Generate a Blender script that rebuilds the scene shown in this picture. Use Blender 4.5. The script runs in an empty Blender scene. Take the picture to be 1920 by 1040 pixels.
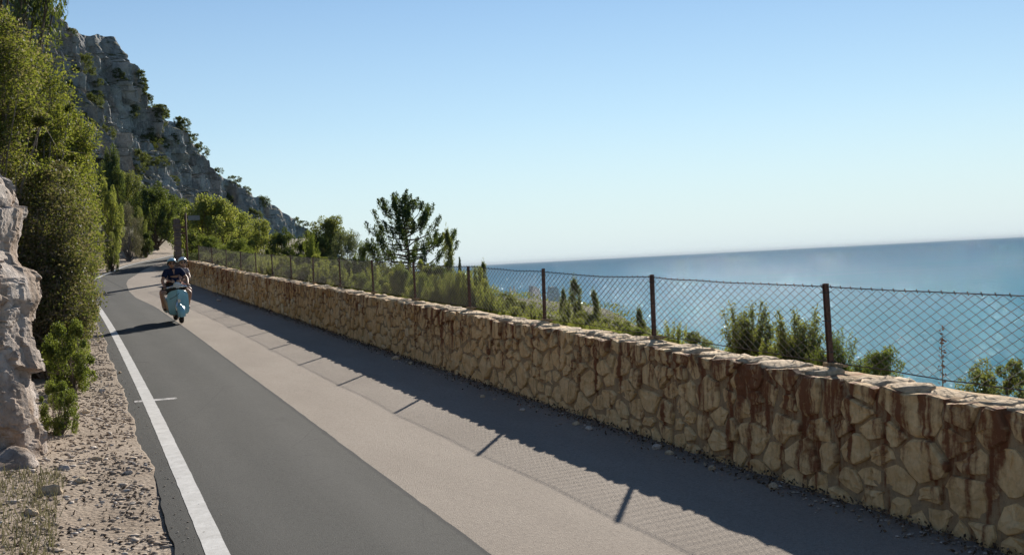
import bpy, bmesh, math
import numpy as np
from mathutils import Matrix, Vector

D = bpy.data
SC = bpy.context.scene
COL = SC.collection
R = math.radians
CZ = 46.0                      # height of the camera above the sea

# ------------------------------------------------------------------ camera, sky, sun, exposure
FPX, IW, IH = 2200.0, 1920.0, 1040.0
ROLL, PITCH = R(2.97), math.atan(-27 / FPX)
cam_d = D.cameras.new('camera')
cam_d.sensor_width = 36.0
cam_d.lens = 36.0 * FPX / IW
cam_d.clip_start, cam_d.clip_end = 0.1, 300000.0
cam = D.objects.new('camera', cam_d)
COL.objects.link(cam)
_f = Vector((0, math.cos(PITCH), math.sin(PITCH)))
_r = Vector((1, 0, 0))
_u = _r.cross(_f)
_r2 = _r * math.cos(ROLL) - _u * math.sin(ROLL)
_u2 = _r * math.sin(ROLL) + _u * math.cos(ROLL)
cam.matrix_world = Matrix(((_r2.x, _u2.x, -_f.x, 0), (_r2.y, _u2.y, -_f.y, 0), (_r2.z, _u2.z, -_f.z, CZ), (0, 0, 0, 1)))
SC.camera = cam

SUN_AZ, SUN_EL = R(11.5), R(22.4)      # azimuth from +Y towards +X
world = D.worlds.new('World')
SC.world = world
world.use_nodes = True
wn = world.node_tree
wn.nodes.clear()
sky = wn.nodes.new('ShaderNodeTexSky')
sky.sky_type = 'NISHITA'
sky.sun_disc = False
sky.sun_elevation = SUN_EL
sky.sun_rotation = SUN_AZ
sky.altitude = 0
sky.air_density = 1.0
sky.dust_density = 0.0
sky.ozone_density = 3.0
bg = wn.nodes.new('ShaderNodeBackground')
bg.inputs['Strength'].default_value = 0.0452
wo = wn.nodes.new('ShaderNodeOutputWorld')
# pale sea haze low in the sky, the same all round the horizon
wc = wn.nodes.new('ShaderNodeTexCoord'); ws = wn.nodes.new('ShaderNodeSeparateXYZ'); wr = wn.nodes.new('ShaderNodeValToRGB'); wm = wn.nodes.new('ShaderNodeMix')
wm.data_type = 'RGBA'
wn.links.new(wc.outputs['Generated'], ws.inputs[0]); wn.links.new(ws.outputs[2], wr.inputs[0])
for _e, (_p, _v) in zip([wr.color_ramp.elements[0], wr.color_ramp.elements.new(.05), wr.color_ramp.elements.new(.12), wr.color_ramp.elements[-1]], [(0, .85), (.05, .62), (.12, .25), (.26, 0)]):
    _e.position = _p; _e.color = (_v, _v, _v, 1)
wn.links.new(wr.outputs[0], wm.inputs[0]); wn.links.new(sky.outputs[0], wm.inputs[6]); wm.inputs[7].default_value = (6.3, 7.8, 8.8, 1)
wn.links.new(wm.outputs[2], bg.inputs['Color'])
wn.links.new(bg.outputs[0], wo.inputs['Surface'])

sun_d = D.lights.new('sun', 'SUN')
sun_d.energy = 3.75
sun_d.angle = R(0.5)
sun_d.color = (1.0, 0.93, 0.82)
sun = D.objects.new('sun', sun_d)
COL.objects.link(sun)
_sd = Vector((math.sin(SUN_AZ) * math.cos(SUN_EL), math.cos(SUN_AZ) * math.cos(SUN_EL), math.sin(SUN_EL)))
sun.rotation_euler = _sd.to_track_quat('Z', 'Y').to_euler()

SC.view_settings.view_transform = 'Standard'
SC.view_settings.look = 'None'
SC.view_settings.gamma = 1.0
SC.view_settings.use_curve_mapping = False
SC.view_settings.exposure = 1.2
SC.cycles.max_bounces = 8
SC.cycles.transparent_max_bounces = 8
SC.cycles.sample_clamp_indirect = 6.0

# ------------------------------------------------------------------ numeric helpers
_R2 = np.array(_r2); _U2 = np.array(_u2); _F2 = np.array(_f)
def ray(px, py):
    """direction from the camera through a point of the 1920 x 1040 frame, scaled so that y = 1"""
    v = (px - IW / 2) / FPX * _R2 + (IH / 2 - py) / FPX * _U2 + _F2
    return v / v[1]
def at(px, py, Y):
    """world point seen at that place of the frame, Y metres ahead"""
    p = ray(px, py) * Y
    return np.array([p[0], p[1], p[2] + CZ])

def _hash(i, j, k, seed):
    n = (i * 374761393 + j * 668265263 + k * 2147483647 + seed * 1274126177) & 0xFFFFFFFF
    n = ((n ^ (n >> 13)) * 1274126177) & 0xFFFFFFFF
    n = ((n ^ (n >> 16)) * 2246822519) & 0xFFFFFFFF
    return ((n ^ (n >> 15)) & 0xFFFFFF) / float(0xFFFFFF)
def vnoise(P, seed=0):
    P = np.asarray(P, float)
    I = np.floor(P).astype(np.int64); f = P - I
    f = f * f * (3 - 2 * f)
    out = 0
    for a in (0, 1):
        for b in (0, 1):
            for c in (0, 1):
                w = (f[..., 0] if a else 1 - f[..., 0]) * (f[..., 1] if b else 1 - f[..., 1]) * (f[..., 2] if c else 1 - f[..., 2])
                out = out + w * _hash(I[..., 0] + a, I[..., 1] + b, I[..., 2] + c, seed)
    return out * 2 - 1
def fbm(P, oct=4, seed=0, gain=.5, ridged=False):
    P = np.asarray(P, float)
    s = 0; a = 1.0; t = 0
    for o in range(oct):
        n = vnoise(P * 2.03 ** o + o * 17.31, seed + o)
        if ridged: n = 1 - 2 * np.abs(n)
        s = s + a * n; t += a; a *= gain
    return s / t
def n1(x, seed=0, oct=3):
    x = np.asarray(x, float)
    return fbm(np.stack([x, x * 0 + .37 + seed * 3.1, x * 0 + .71], -1), oct, seed)
def n2(x, y, seed=0, oct=3):
    x, y = np.broadcast_arrays(np.asarray(x, float), np.asarray(y, float))
    return fbm(np.stack([x, y, x * 0 + .5 + seed], -1), oct, seed)

def facets(P, n, seed, tilt=.5):
    """blocky relief: nearest of n scattered cells, each with its own offset and tilted plane"""
    rs = np.random.default_rng(seed); S = P.reshape(-1, 3)
    C = S[rs.integers(0, len(S), n)] + rs.normal(0, .02, (n, 3)); off = rs.uniform(-1, 1, n); tl = rs.normal(0, tilt, (n, 3))
    out = np.zeros(len(S))
    for a in range(0, len(S), 4000):
        q = S[a:a + 4000]; d = ((q[:, None] - C[None]) ** 2).sum(-1); k = d.argmin(1)
        out[a:a + 4000] = off[k] + ((q - C[k]) * tl[k]).sum(-1) / (np.sqrt(d.min(1)).max() + 1e-6) * 1.2
    return out.reshape(P.shape[:-1])
class MB:
    """collects faces, build() links them as ONE mesh object"""
    def __init__(self):
        self.V = []; self.F = []; self.M = []; self.n = 0; self.UV = []
    def add(self, V, F, mi=0, uv=None):
        V = np.asarray(V, float).reshape(-1, 3)
        self.V.append(V)
        for f in F: self.F.append(tuple(int(i) + self.n for i in f))
        self.M += [mi] * len(F)
        self.UV.append(np.zeros((len(V), 2)) if uv is None else np.asarray(uv, float))
        self.n += len(V)
        return self
    def box(self, c, s, rot=None, mi=0):
        c = np.array(c, float); s = np.array(s, float) / 2
        V = np.array([[x, y, z] for x in (-1, 1) for y in (-1, 1) for z in (-1, 1)], float) * s
        if rot is not None: V = V @ np.array(rot).T
        return self.add(V + c, [(0, 1, 3, 2), (4, 6, 7, 5), (0, 4, 5, 1), (2, 3, 7, 6), (0, 2, 6, 4), (1, 5, 7, 3)], mi)
    def tube(self, P, r, n=6, cap=True, mi=0):
        P = np.asarray(P, float); k = len(P)
        r = np.broadcast_to(np.asarray(r, float), (k,))
        T = np.gradient(P, axis=0); T /= np.linalg.norm(T, axis=1)[:, None] + 1e-9
        ref = np.array([0, 0, 1.]) if abs(T[0][2]) < .9 else np.array([1., 0, 0])
        a = np.arange(n) * 2 * np.pi / n
        V = []
        for i in range(k):
            u = np.cross(T[i], ref); u /= np.linalg.norm(u) + 1e-9
            w = np.cross(u, T[i])
            V.append(P[i] + r[i] * (np.cos(a)[:, None] * u + np.sin(a)[:, None] * w))
        V = np.concatenate(V)
        F = [(i * n + j, i * n + (j + 1) % n, (i + 1) * n + (j + 1) % n, (i + 1) * n + j) for i in range(k - 1) for j in range(n)]
        if cap: F += [tuple(range(n))[::-1], tuple((k - 1) * n + j for j in range(n))]
        return self.add(V, F, mi)
    def grid(self, P, mi=0, uv=None, wrap=False):
        """P: (a, b, 3)"""
        a, b = P.shape[:2]
        F = []
        for i in range(a - 1):
            for j in range(b if wrap else b - 1):
                j2 = (j + 1) % b
                F.append((i * b + j, i * b + j2, (i + 1) * b + j2, (i + 1) * b + j))
        return self.add(P.reshape(-1, 3), F, mi, None if uv is None else uv.reshape(-1, 2))
    def ell(self, c, r, nu=12, nv=8, v0=0.0, v1=1.0, mi=0, rot=None):
        """ellipsoid between polar fractions v0 (top) and v1 (bottom)"""
        th = np.linspace(v0 * np.pi, v1 * np.pi, nv + 1)
        ph = np.arange(nu) * 2 * np.pi / nu
        P = np.stack([np.sin(th)[:, None] * np.cos(ph), np.sin(th)[:, None] * np.sin(ph), np.cos(th)[:, None] + 0 * ph], -1) * np.array(r, float)
        if rot is not None: P = P @ np.array(rot).T
        return self.grid(P + np.array(c, float), mi, wrap=True)
    def build(self, name, mats, parent=None, smooth=True, flip=False):
        me = D.meshes.new(name)
        V = np.concatenate(self.V)
        me.from_pydata(V.tolist(), [], [f[::-1] for f in self.F] if flip else self.F)
        for m in (mats if isinstance(mats, (list, tuple)) else [mats]): me.materials.append(m)
        if len(set(self.M)) > 1: me.polygons.foreach_set('material_index', self.M)
        UV = np.concatenate(self.UV)
        if UV.any():
            lay = me.uv_layers.new(name='UVMap')
            li = np.zeros(len(me.loops), int); me.loops.foreach_get('vertex_index', li)
            lay.data.foreach_set('uv', UV[li].astype(np.float32).ravel())
        me.polygons.foreach_set('use_smooth', [bool(smooth)] * len(me.polygons))
        me.update()
        return link(name, me, parent)

def link(name, me, parent=None):
    o = D.objects.new(name, me)
    COL.objects.link(o)
    if parent is not None: o.parent = parent
    return o
def quad_mesh(name, V, mat, k=4):
    """fast mesh of separate k-gons from an (n*k, 3) array"""
    V = np.asarray(V, np.float32).reshape(-1, 3); n = len(V) // k
    me = D.meshes.new(name)
    me.vertices.add(len(V)); me.vertices.foreach_set('co', V.ravel())
    me.loops.add(n * k); me.loops.foreach_set('vertex_index', np.arange(n * k, dtype=np.int32))
    me.polygons.add(n); me.polygons.foreach_set('loop_start', np.arange(0, n * k, k, dtype=np.int32))
    me.polygons.foreach_set('loop_total', np.full(n, k, np.int32))
    me.materials.append(mat); me.update(); me.validate()
    return me
def grid_mesh(name, P, mat, uv=None, smooth=True):
    """fast regular grid (a, b, 3)"""
    a, b = P.shape[:2]
    i = (np.arange(a - 1)[:, None] * b + np.arange(b - 1)).ravel()
    F = np.stack([i, i + 1, i + b + 1, i + b], -1).astype(np.int32)
    me = D.meshes.new(name)
    me.vertices.add(a * b); me.vertices.foreach_set('co', P.astype(np.float32).ravel())
    me.loops.add(F.size); me.loops.foreach_set('vertex_index', F.ravel())
    n = len(F)
    me.polygons.add(n); me.polygons.foreach_set('loop_start', np.arange(0, 4 * n, 4, dtype=np.int32))
    me.polygons.foreach_set('loop_total', np.full(n, 4, np.int32))
    me.polygons.foreach_set('use_smooth', [bool(smooth)] * n)
    if uv is not None:
        lay = me.uv_layers.new(name='UVMap')
        lay.data.foreach_set('uv', uv.reshape(-1, 2)[F.ravel()].astype(np.float32).ravel())
    me.materials.append(mat); me.update(); me.validate()
    return me
def tag(o, label, cat, group=None):
    o['label'] = label; o['category'] = cat
    if group: o['group'] = group
    return o
def kind(o, k, label=None):
    o['kind'] = k
    if label: o['label'] = label
    return o
def empty(name, loc=(0, 0, 0), rz=0.0):
    o = D.objects.new(name, None); COL.objects.link(o)
    o.empty_display_size = .2
    o.location = loc; o.rotation_euler = (0, 0, rz)
    return o

# ------------------------------------------------------------------ materials
class T:
    def __init__(self, name):
        self.m = D.materials.new(name); self.m.use_nodes = True
        self.nt = self.m.node_tree; self.nt.nodes.clear()
        self.out = self.nt.nodes.new('ShaderNodeOutputMaterial')
    def new(self, t, **kw):
        n = self.nt.nodes.new('ShaderNode' + t)
        for k, v in kw.items(): setattr(n, k, v)
        return n
    def put(self, sock, v):
        if v is None: return
        if isinstance(v, bpy.types.NodeSocket): self.nt.links.new(v, sock)
        else:
            if isinstance(v, (tuple, list)) and len(v) == 3 and sock.type == 'RGBA': v = (*v, 1)
            sock.default_value = v
    def coord(self, which='Object'): return self.new('TexCoord').outputs[which]
    def pos(self): return self.new('NewGeometry').outputs['Position']
    def island(self): return self.new('NewGeometry').outputs['Random Per Island']
    def mapping(self, vec, scale=(1, 1, 1), loc=(0, 0, 0)):
        n = self.new('Mapping'); self.put(n.inputs['Vector'], vec); self.put(n.inputs['Scale'], scale); self.put(n.inputs['Location'], loc)
        return n.outputs[0]
    def noise(self, vec, scale, detail=4, rough=.55, dist=0.0, color=False):
        n = self.new('TexNoise'); self.put(n.inputs['Vector'], vec)
        n.inputs['Scale'].default_value = scale; n.inputs['Detail'].default_value = detail
        n.inputs['Roughness'].default_value = rough; n.inputs['Distortion'].default_value = dist
        return n.outputs['Color' if color else 0]
    def voro(self, vec, scale, feature='F1', out=0):
        n = self.new('TexVoronoi', feature=feature); self.put(n.inputs['Vector'], vec); n.inputs['Scale'].default_value = scale
        return n.outputs[out]
    def ramp(self, fac, stops):
        n = self.new('ValToRGB'); self.put(n.inputs[0], fac)
        el = n.color_ramp.elements
        while len(el) < len(stops): el.new(.5)
        for e, (p, c) in zip(el, stops):
            e.position = p; e.color = (*c, 1) if isinstance(c, (tuple, list)) else (c, c, c, 1)
        return n.outputs[0]
    def mix(self, fac, a, b, mode='MIX'):
        n = self.new('Mix', data_type='RGBA', blend_type=mode)
        self.put(n.inputs[0], fac); self.put(n.inputs[6], a); self.put(n.inputs[7], b)
        return n.outputs[2]
    def math(self, op, a, b=None, c=None):
        n = self.new('Math', operation=op); self.put(n.inputs[0], a); self.put(n.inputs[1], b)
        if c is not None: self.put(n.inputs[2], c)
        return n.outputs[0]
    def sep(self, vec):
        n = self.new('SeparateXYZ'); self.put(n.inputs[0], vec); return n.outputs
    def bump(self, h, strength=.3, dist=.02, normal=None):
        n = self.new('Bump'); self.put(n.inputs['Height'], h); n.inputs['Strength'].default_value = strength; n.inputs['Distance'].default_value = dist
        self.put(n.inputs['Normal'], normal)
        return n.outputs[0]
    def bsdf(self, color, rough=.8, spec=.3, normal=None, metal=0.0, **kw):
        n = self.new('BsdfPrincipled')
        self.put(n.inputs['Base Color'], color); self.put(n.inputs['Roughness'], rough)
        self.put(n.inputs['Specular IOR Level'], spec); self.put(n.inputs['Metallic'], metal); self.put(n.inputs['Normal'], normal)
        for k, v in kw.items(): self.put(n.inputs[k], v)
        return n.outputs[0]
    def done(self, sh):
        self.nt.links.new(sh, self.out.inputs['Surface']); return self.m

def simple(name, c, rough=.6, spec=.4, metal=0.0, var=.12, scale=20, **kw):
    t = T(name); v = t.noise(t.coord(), scale, 4)
    lo = tuple(x * (1 - var) for x in c); hi = tuple(min(1, x * (1 + var)) for x in c)
    return t.done(t.bsdf(t.ramp(v, [(.3, lo), (.7, hi)]), rough, spec, None, metal, **kw))
def leafmat(name, dark, light, yellow=None, trans=.45, rough=.5, brown=0.0):
    t = T(name)
    isl = t.island()
    big = t.noise(t.coord('Object'), 5.0, 2)
    c = t.mix(isl, dark, light)
    if yellow is not None:
        c = t.mix(t.ramp(big, [(.45, 0.0), (.68, .85)]), c, yellow)
    if brown > 0:
        c = t.mix(t.math('GREATER_THAN', t.math('FRACT', t.math('MULTIPLY', isl, 37.7)), 1 - brown), c, (.17, .125, .085))
    d = t.new('BsdfDiffuse'); t.put(d.inputs[0], c)
    tr = t.new('BsdfTranslucent'); t.put(tr.inputs[0], t.mix(.5, c, t.mix(.5, c, (.35, .40, .04)), 'MIX'))
    g = t.new('BsdfGlossy'); g.inputs['Roughness'].default_value = max(rough, .5); t.put(g.inputs[0], (1, 1, 1))
    m1 = t.new('MixShader'); m1.inputs[0].default_value = trans
    t.nt.links.new(d.outputs[0], m1.inputs[1]); t.nt.links.new(tr.outputs[0], m1.inputs[2])
    m2 = t.new('MixShader'); m2.inputs[0].default_value = .025
    t.nt.links.new(m1.outputs[0], m2.inputs[1]); t.nt.links.new(g.outputs[0], m2.inputs[2])
    return t.done(m2.outputs[0])

M = {}
# asphalt: uv = (metres along the road, metres from the wall)
t = T('asphalt'); uv = t.coord('UV'); p = t.pos()
big = t.noise(t.mapping(uv, (.35, 1.2, 1)), 1.0, 5, .6)
fine = t.noise(p, 90, 3, .7); grain = t.voro(p, 160)
c = t.mix(t.ramp(big, [(.35, 0.0), (.7, 1.0)]), (.034, .036, .035), (.054, .055, .053))
c = t.mix(t.ramp(fine, [(.3, 0.0), (.75, .75)]), c, (.085, .084, .080))
c = t.mix(t.ramp(grain, [(.0, .55), (.35, 0.0)]), c, (.026, .026, .027))
c = t.mix(t.ramp(t.noise(p, 34, 5, .8), [(.36, .6), (.5, 0.0)]), c, (.022, .023, .024))
c = t.mix(t.ramp(t.noise(p, 55, 3, .8), [(.62, 0.0), (.72, .55)]), c, (.16, .155, .145))
streak = t.noise(t.mapping(uv, (.25, 2.2, 1), (0, 1.7, 0)), 1.0, 4)
c = t.mix(t.ramp(streak, [(.52, 0.0), (.75, .3)]), c, (.080, .078, .073))
sd_ = t.sep(uv)
seam = t.math('ABSOLUTE', t.math('SUBTRACT', t.math('ADD', sd_[1], t.math('MULTIPLY', t.noise(uv, 3.0, 3), .05)), 3.112))
c = t.mix(t.ramp(seam, [(.018, .85), (.05, 0.0)]), c, (.020, .022, .026))
wob = t.math('MULTIPLY', t.noise(t.mapping(uv, (.15, 0, 1)), 1.0, 2), .35)
trk = t.math('ABSOLUTE', t.math('SUBTRACT', t.math('ABSOLUTE', t.math('SUBTRACT', t.math('ADD', sd_[1], wob), 4.02)), .42))
c = t.mix(t.math('MULTIPLY', t.ramp(trk, [(.05, .42), (.28, 0.0)]), t.noise(t.mapping(uv, (.8, 3, 1)), 1.0, 5, .7)), c, (.105, .103, .098))
blot = t.noise(t.mapping(uv, (.9, 1.6, 1), (4, 2, 0)), 1.0, 6, .7)
c = t.mix(t.ramp(blot, [(.60, 0.0), (.72, .45)]), c, (.028, .029, .030))
crack = t.voro(t.mapping(uv, (.55, .9, 1)), 1.0, 'DISTANCE_TO_EDGE')
c = t.mix(t.math('MULTIPLY', t.ramp(crack, [(.0, .55), (.008, 0.0)]), t.ramp(big, [(.5, 0.0), (.6, 1.0)])), c, (.022, .022, .024))
M['asphalt'] = t.done(t.bsdf(c, .9, .10, t.bump(t.math('ADD', fine, grain), .35, .006)))
t = T('concrete_apron'); uv = t.coord('UV'); p = t.pos()
big = t.noise(t.mapping(uv, (.3, .9, 1)), 1.0, 5, .6); fine = t.noise(p, 70, 4, .75); peb = t.voro(p, 110)
c = t.mix(t.ramp(big, [(.35, 0.0), (.7, 1.0)]), (.30, .25, .205), (.39, .33, .275))
c = t.mix(t.ramp(fine, [(.35, .6), (.62, 0.0)]), c, (.19, .16, .135))
c = t.mix(t.ramp(peb, [(.0, .55), (.28, 0.0)]), c, (.46, .40, .34))
c = t.mix(t.ramp(t.noise(p, 30, 5, .8), [(.36, .55), (.5, 0.0)]), c, (.17, .14, .115))
c = t.mix(t.ramp(t.noise(p, 48, 3, .8), [(.6, 0.0), (.72, .5)]), c, (.56, .49, .42))
dd = t.sep(uv)[1]
c = t.mix(t.ramp(t.math('ADD', dd, t.math('MULTIPLY', t.noise(uv, 1.3, 4), .3)), [(.45, .8), (.75, .0)]), c, (.15, .12, .095))
M['apron'] = t.done(t.bsdf(c, .92, .12, t.bump(t.math('ADD', fine, peb), .5, .008)))
t = T('road_paint'); p = t.pos()
wear = t.noise(p, 7, 6, .75); fine = t.noise(p, 120, 2)
c = t.mix(t.ramp(wear, [(.3, 0.0), (.7, 1.0)]), (.36, .35, .335), (.60, .59, .575))
c = t.mix(t.ramp(t.noise(p, 38, 5, .8), [(.33, 1.0), (.40, 0.0)]), c, (.15, .15, .148))
c = t.mix(t.ramp(fine, [(.3, .4), (.5, 0.0)]), c, (.33, .33, .32))
M['paint'] = t.done(t.bsdf(c, .7, .3, t.bump(fine, .2, .004)))
t = T('worn_paint'); p = t.pos()
c = t.mix(t.ramp(t.noise(p, 22, 6, .8), [(.42, 0.0), (.55, 1.0)]), (.11, .11, .108), (.6, .57, .56))
M['worn_paint'] = t.done(t.bsdf(c, .75, .3))
t = T('stony_soil'); p = t.pos()
a = t.noise(p, 1.3, 6, .65); b = t.noise(p, 22, 5, .75); v = t.voro(p, 26)
c = t.ramp(a, [(.3, (.27, .21, .155)), (.55, (.39, .315, .245)), (.75, (.46, .385, .31))])
c = t.mix(t.ramp(b, [(.35, .7), (.55, 0.0)]), c, (.17, .125, .09))
c = t.mix(t.ramp(t.noise(p, 2.6, 5, .7), [(.5, 0.0), (.66, .6)]), c, (.20, .145, .10))
c = t.mix(t.ramp(v, [(.0, .7), (.3, 0.0)]), c, (.42, .36, .30))
ev = t.sep(t.coord('UV'))[1]
c = t.mix(t.ramp(t.math('ADD', t.math('MULTIPLY', ev, .2), t.math('MULTIPLY', t.math('SUBTRACT', t.noise(p, 1.1, 4), .5), .35)), [(.30, 0.0), (.48, 1.0)]), c, t.mix(t.noise(p, 3, 5, .7), (.05, .055, .022), (.15, .13, .07)))
M['soil'] = t.done(t.bsdf(c, .95, .15, t.bump(t.math('ADD', b, t.math('MULTIPLY', v, -1.0)), .8, .014)))
t = T('pebble'); isl = t.island(); p = t.pos()
c = t.ramp(isl, [(0, (.24, .18, .13)), (.4, (.40, .32, .25)), (.75, (.52, .44, .365)), (1, (.66, .60, .54))])
c = t.mix(t.ramp(t.noise(p, 60, 3), [(.4, .35), (.6, 0.0)]), c, (.14, .10, .07))
M['pebble'] = t.done(t.bsdf(c, .9, .2))
t = T('leaf_litter'); isl = t.island()
M['litter'] = t.done(t.bsdf(t.ramp(isl, [(0, (.06, .042, .03)), (.6, (.13, .09, .06)), (.9, (.22, .155, .10)), (1, (.4, .33, .25))]), .9, .1))
t = T('dry_slope'); p = t.pos()
a = t.noise(p, .35, 6, .65); b = t.noise(p, 6, 5, .7)
c = t.ramp(a, [(.3, (.04, .055, .02)), (.5, (.085, .09, .04)), (.78, (.14, .125, .065))])
c = t.mix(t.ramp(b, [(.35, .8), (.6, 0.0)]), c, (.07, .065, .035))
M['slope'] = t.done(t.bsdf(c, .95, .1, t.bump(b, .8, .15)))
# limestone cliff
t = T('cliff_rock'); p = t.pos()
a = t.noise(t.mapping(p, (1, 1, .45)), .10, 8, .65, .6); b = t.noise(t.mapping(p, (1, 1, .6)), .5, 7, .7)
st = t.noise(t.mapping(p, (.22, .22, .035)), 1.0, 5, .6)
c = t.ramp(a, [(.30, (.19, .19, .195)), (.48, (.42, .41, .40)), (.66, (.62, .595, .56))])
c = t.mix(t.ramp(b, [(.33, .9), (.55, 0.0)]), c, (.17, .17, .165))
c = t.mix(t.ramp(st, [(.54, 0.0), (.70, .6)]), c, (.46, .30, .19))
nz = t.sep(t.new('NewGeometry').outputs['Normal'])[2]
veg = t.math('ADD', nz, t.math('MULTIPLY', t.math('SUBTRACT', t.noise(p, .16, 6, .7), .5), 1.5))
c = t.mix(t.ramp(veg, [(.52, 0.0), (.72, .9)]), c, t.mix(t.noise(p, 1.1, 4), (.05, .07, .022), (.17, .14, .065)))
M['cliff'] = t.done(t.bsdf(c, .95, .15, t.bump(t.math('ADD', b, t.noise(p, 1.7, 6, .7)), 1.0, 1.1)))
# near outcrop
t = T('outcrop_rock'); p = t.coord('Object')
a = t.noise(p, 1.6, 7, .65, .4); b = t.noise(p, 9, 7, .7)
c = t.ramp(a, [(.3, (.32, .23, .17)), (.5, (.52, .44, .385)), (.7, (.68, .61, .56))])
c = t.mix(t.ramp(t.noise(t.mapping(p, (2, 2, .6)), 1.2, 5), [(.47, 0.0), (.64, .75)]), c, (.33, .22, .14))
c = t.mix(t.ramp(t.sep(p)[2], [(.0, 0.0), (1.0, 0.0)]), c, c)
c = t.mix(t.ramp(b, [(.33, .7), (.52, 0.0)]), c, (.13, .11, .10))
M['outcrop'] = t.done(t.bsdf(c, .9, .2, t.bump(t.math('ADD', b, t.math('MULTIPLY', t.noise(p, 30, 5, .7), .4)), .9, .06)))
# wall: uv = (metres along, height above the road)
def wall_stain(t, uv, c, amount):
    s = t.sep(uv)
    drip = t.noise(t.mapping(uv, (8.5, 1.15, 1)), 1.0, 3, .55, .3)
    fine = t.noise(t.mapping(uv, (26, 3.0, 1)), 1.0, 3)
    zone = t.noise(t.mapping(uv, (.23, .0, 1), (3.45, 0, 0)), 1.0, 3, .6)
    near = t.ramp(t.math('MULTIPLY_ADD', s[0], 1 / 60., .1), [(.09, .07), (.165, .02), (.25, -.03), (.45, .0), (.8, .04)])
    k = t.math('ADD', t.math('ADD', drip, t.math('MULTIPLY', t.math('SUBTRACT', fine, .5), .25)), t.math('ADD', t.math('MULTIPLY', t.math('SUBTRACT', zone, .5), .55), near))
    lowfade = t.math('MULTIPLY', t.math('SUBTRACT', s[1], .5), .22)
    k = t.math('ADD', k, lowfade)
    k = t.math('ADD', k, t.math('MULTIPLY', t.math('SUBTRACT', t.noise(uv, 22, 5, .7), .5), .30))
    och = t.ramp(k, [(.46, 0.0), (.62, .42 * amount)])
    c = t.mix(och, c, (.30, .155, .06))
    return t.mix(t.ramp(k, [(.565, 0.0), (.68, .85 * amount)]), c, (.17, .046, .019))
t = T('wall_stone'); uv = t.coord('UV'); p = t.pos(); isl = t.island()
c = t.ramp(isl, [(0, (.60, .36, .15)), (.3, (.78, .51, .235)), (.65, (.86, .62, .335)), (1, (.89, .74, .50))])
a = t.noise(p, 7, 6, .7); b = t.noise(p, 34, 5, .75)
c = t.mix(t.ramp(a, [(.42, 0.0), (.68, .7)]), c, (.62, .38, .15))
c = t.mix(t.ramp(b, [(.34, .35), (.5, 0.0)]), c, (.36, .24, .13))
c = t.mix(t.ramp(t.noise(p, 3.1, 5, .7), [(.57, 0.0), (.74, .4)]), c, (.38, .30, .20))
c = wall_stain(t, uv, c, 1.0)
M['stone'] = t.done(t.bsdf(c, .88, .2, t.bump(t.math('ADD', a, t.math('MULTIPLY', b, .6)), .6, .025)))
t = T('wall_mortar'); uv = t.coord('UV'); p = t.pos()
b = t.noise(p, 28, 5, .75)
c = t.mix(t.noise(p, 3, 4), (.38, .27, .155), (.51, .37, .22))
c = t.mix(t.ramp(b, [(.35, .5), (.55, 0.0)]), c, (.19, .145, .105))
c = wall_stain(t, uv, c, .95)
M['mortar'] = t.done(t.bsdf(c, .95, .1, t.bump(b, .7, .02)))
t = T('cap_stone'); p = t.pos(); isl = t.island()
c = t.ramp(isl, [(0, (.46, .34, .21)), (.5, (.60, .45, .29)), (1, (.70, .56, .39))])
b = t.noise(p, 16, 6, .75)
c = t.mix(t.ramp(b, [(.36, .7), (.55, 0.0)]), c, (.22, .155, .10))
M['cap'] = t.done(t.bsdf(c, .9, .2, t.bump(b, .8, .03)))
# rusty steel
t = T('rusty_steel'); p = t.pos()
a = t.noise(p, 18, 6, .7)
c = t.ramp(a, [(.3, (.06, .033, .026)), (.55, (.16, .08, .055)), (.75, (.25, .13, .085))])
M['rust'] = t.done(t.bsdf(c, .8, .3, t.bump(a, .3, .004)))
M['wire'] = simple('fence_wire', (.085, .07, .062), .8, .15, 0, .3, 30)
M['bark'] = simple('bark', (.13, .095, .065), .95, .1, 0, .4, 12)
M['twig'] = simple('dry_twigs', (.20, .165, .135), .95, .1, 0, .3, 12)
M['greytwig'] = simple('grey_twigs', (.17, .15, .135), .95, .1, 0, .3, 12)
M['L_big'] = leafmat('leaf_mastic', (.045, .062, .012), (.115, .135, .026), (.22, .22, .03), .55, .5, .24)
M['L_big2'] = leafmat('leaf_mastic_shaded', (.036, .044, .014), (.085, .092, .028), (.13, .115, .04), .45, .5, .40)  # browner leaf variant with the shade of two bushes put into its colour
M['L_big3'] = leafmat('leaf_mastic_yellow', (.060, .078, .014), (.15, .17, .03), (.26, .26, .035), .55, .5, .10)
M['L_bright'] = leafmat('leaf_bright', (.050, .080, .016), (.13, .17, .035), (.20, .22, .04), .5, .35)
M['L_olive'] = leafmat('leaf_olive', (.055, .072, .022), (.145, .155, .052), (.20, .195, .05), .55)
M['L_dark'] = leafmat('leaf_dark', (.020, .040, .012), (.058, .088, .026), (.10, .12, .03), .4)
M['L_yellow'] = leafmat('leaf_yellow', (.10, .125, .030), (.23, .25, .055), (.33, .32, .06), .6, .5, .05)
M['L_grey'] = leafmat('leaf_greygreen', (.055, .07, .04), (.12, .13, .08), None, .35)
M['L_pine'] = leafmat('leaf_juniper', (.012, .034, .016), (.035, .075, .030), (.07, .10, .03), .35)
M['L_twig'] = leafmat('leaf_dry', (.09, .075, .06), (.21, .175, .14), (.15, .12, .085), .25)
M['L_cliff'] = leafmat('leaf_cliff', (.022, .038, .012), (.07, .09, .03), (.13, .13, .045), .4)
M['L_grass'] = leafmat('dry_grass', (.22, .16, .085), (.42, .33, .19), (.20, .19, .06), .4)
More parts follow.
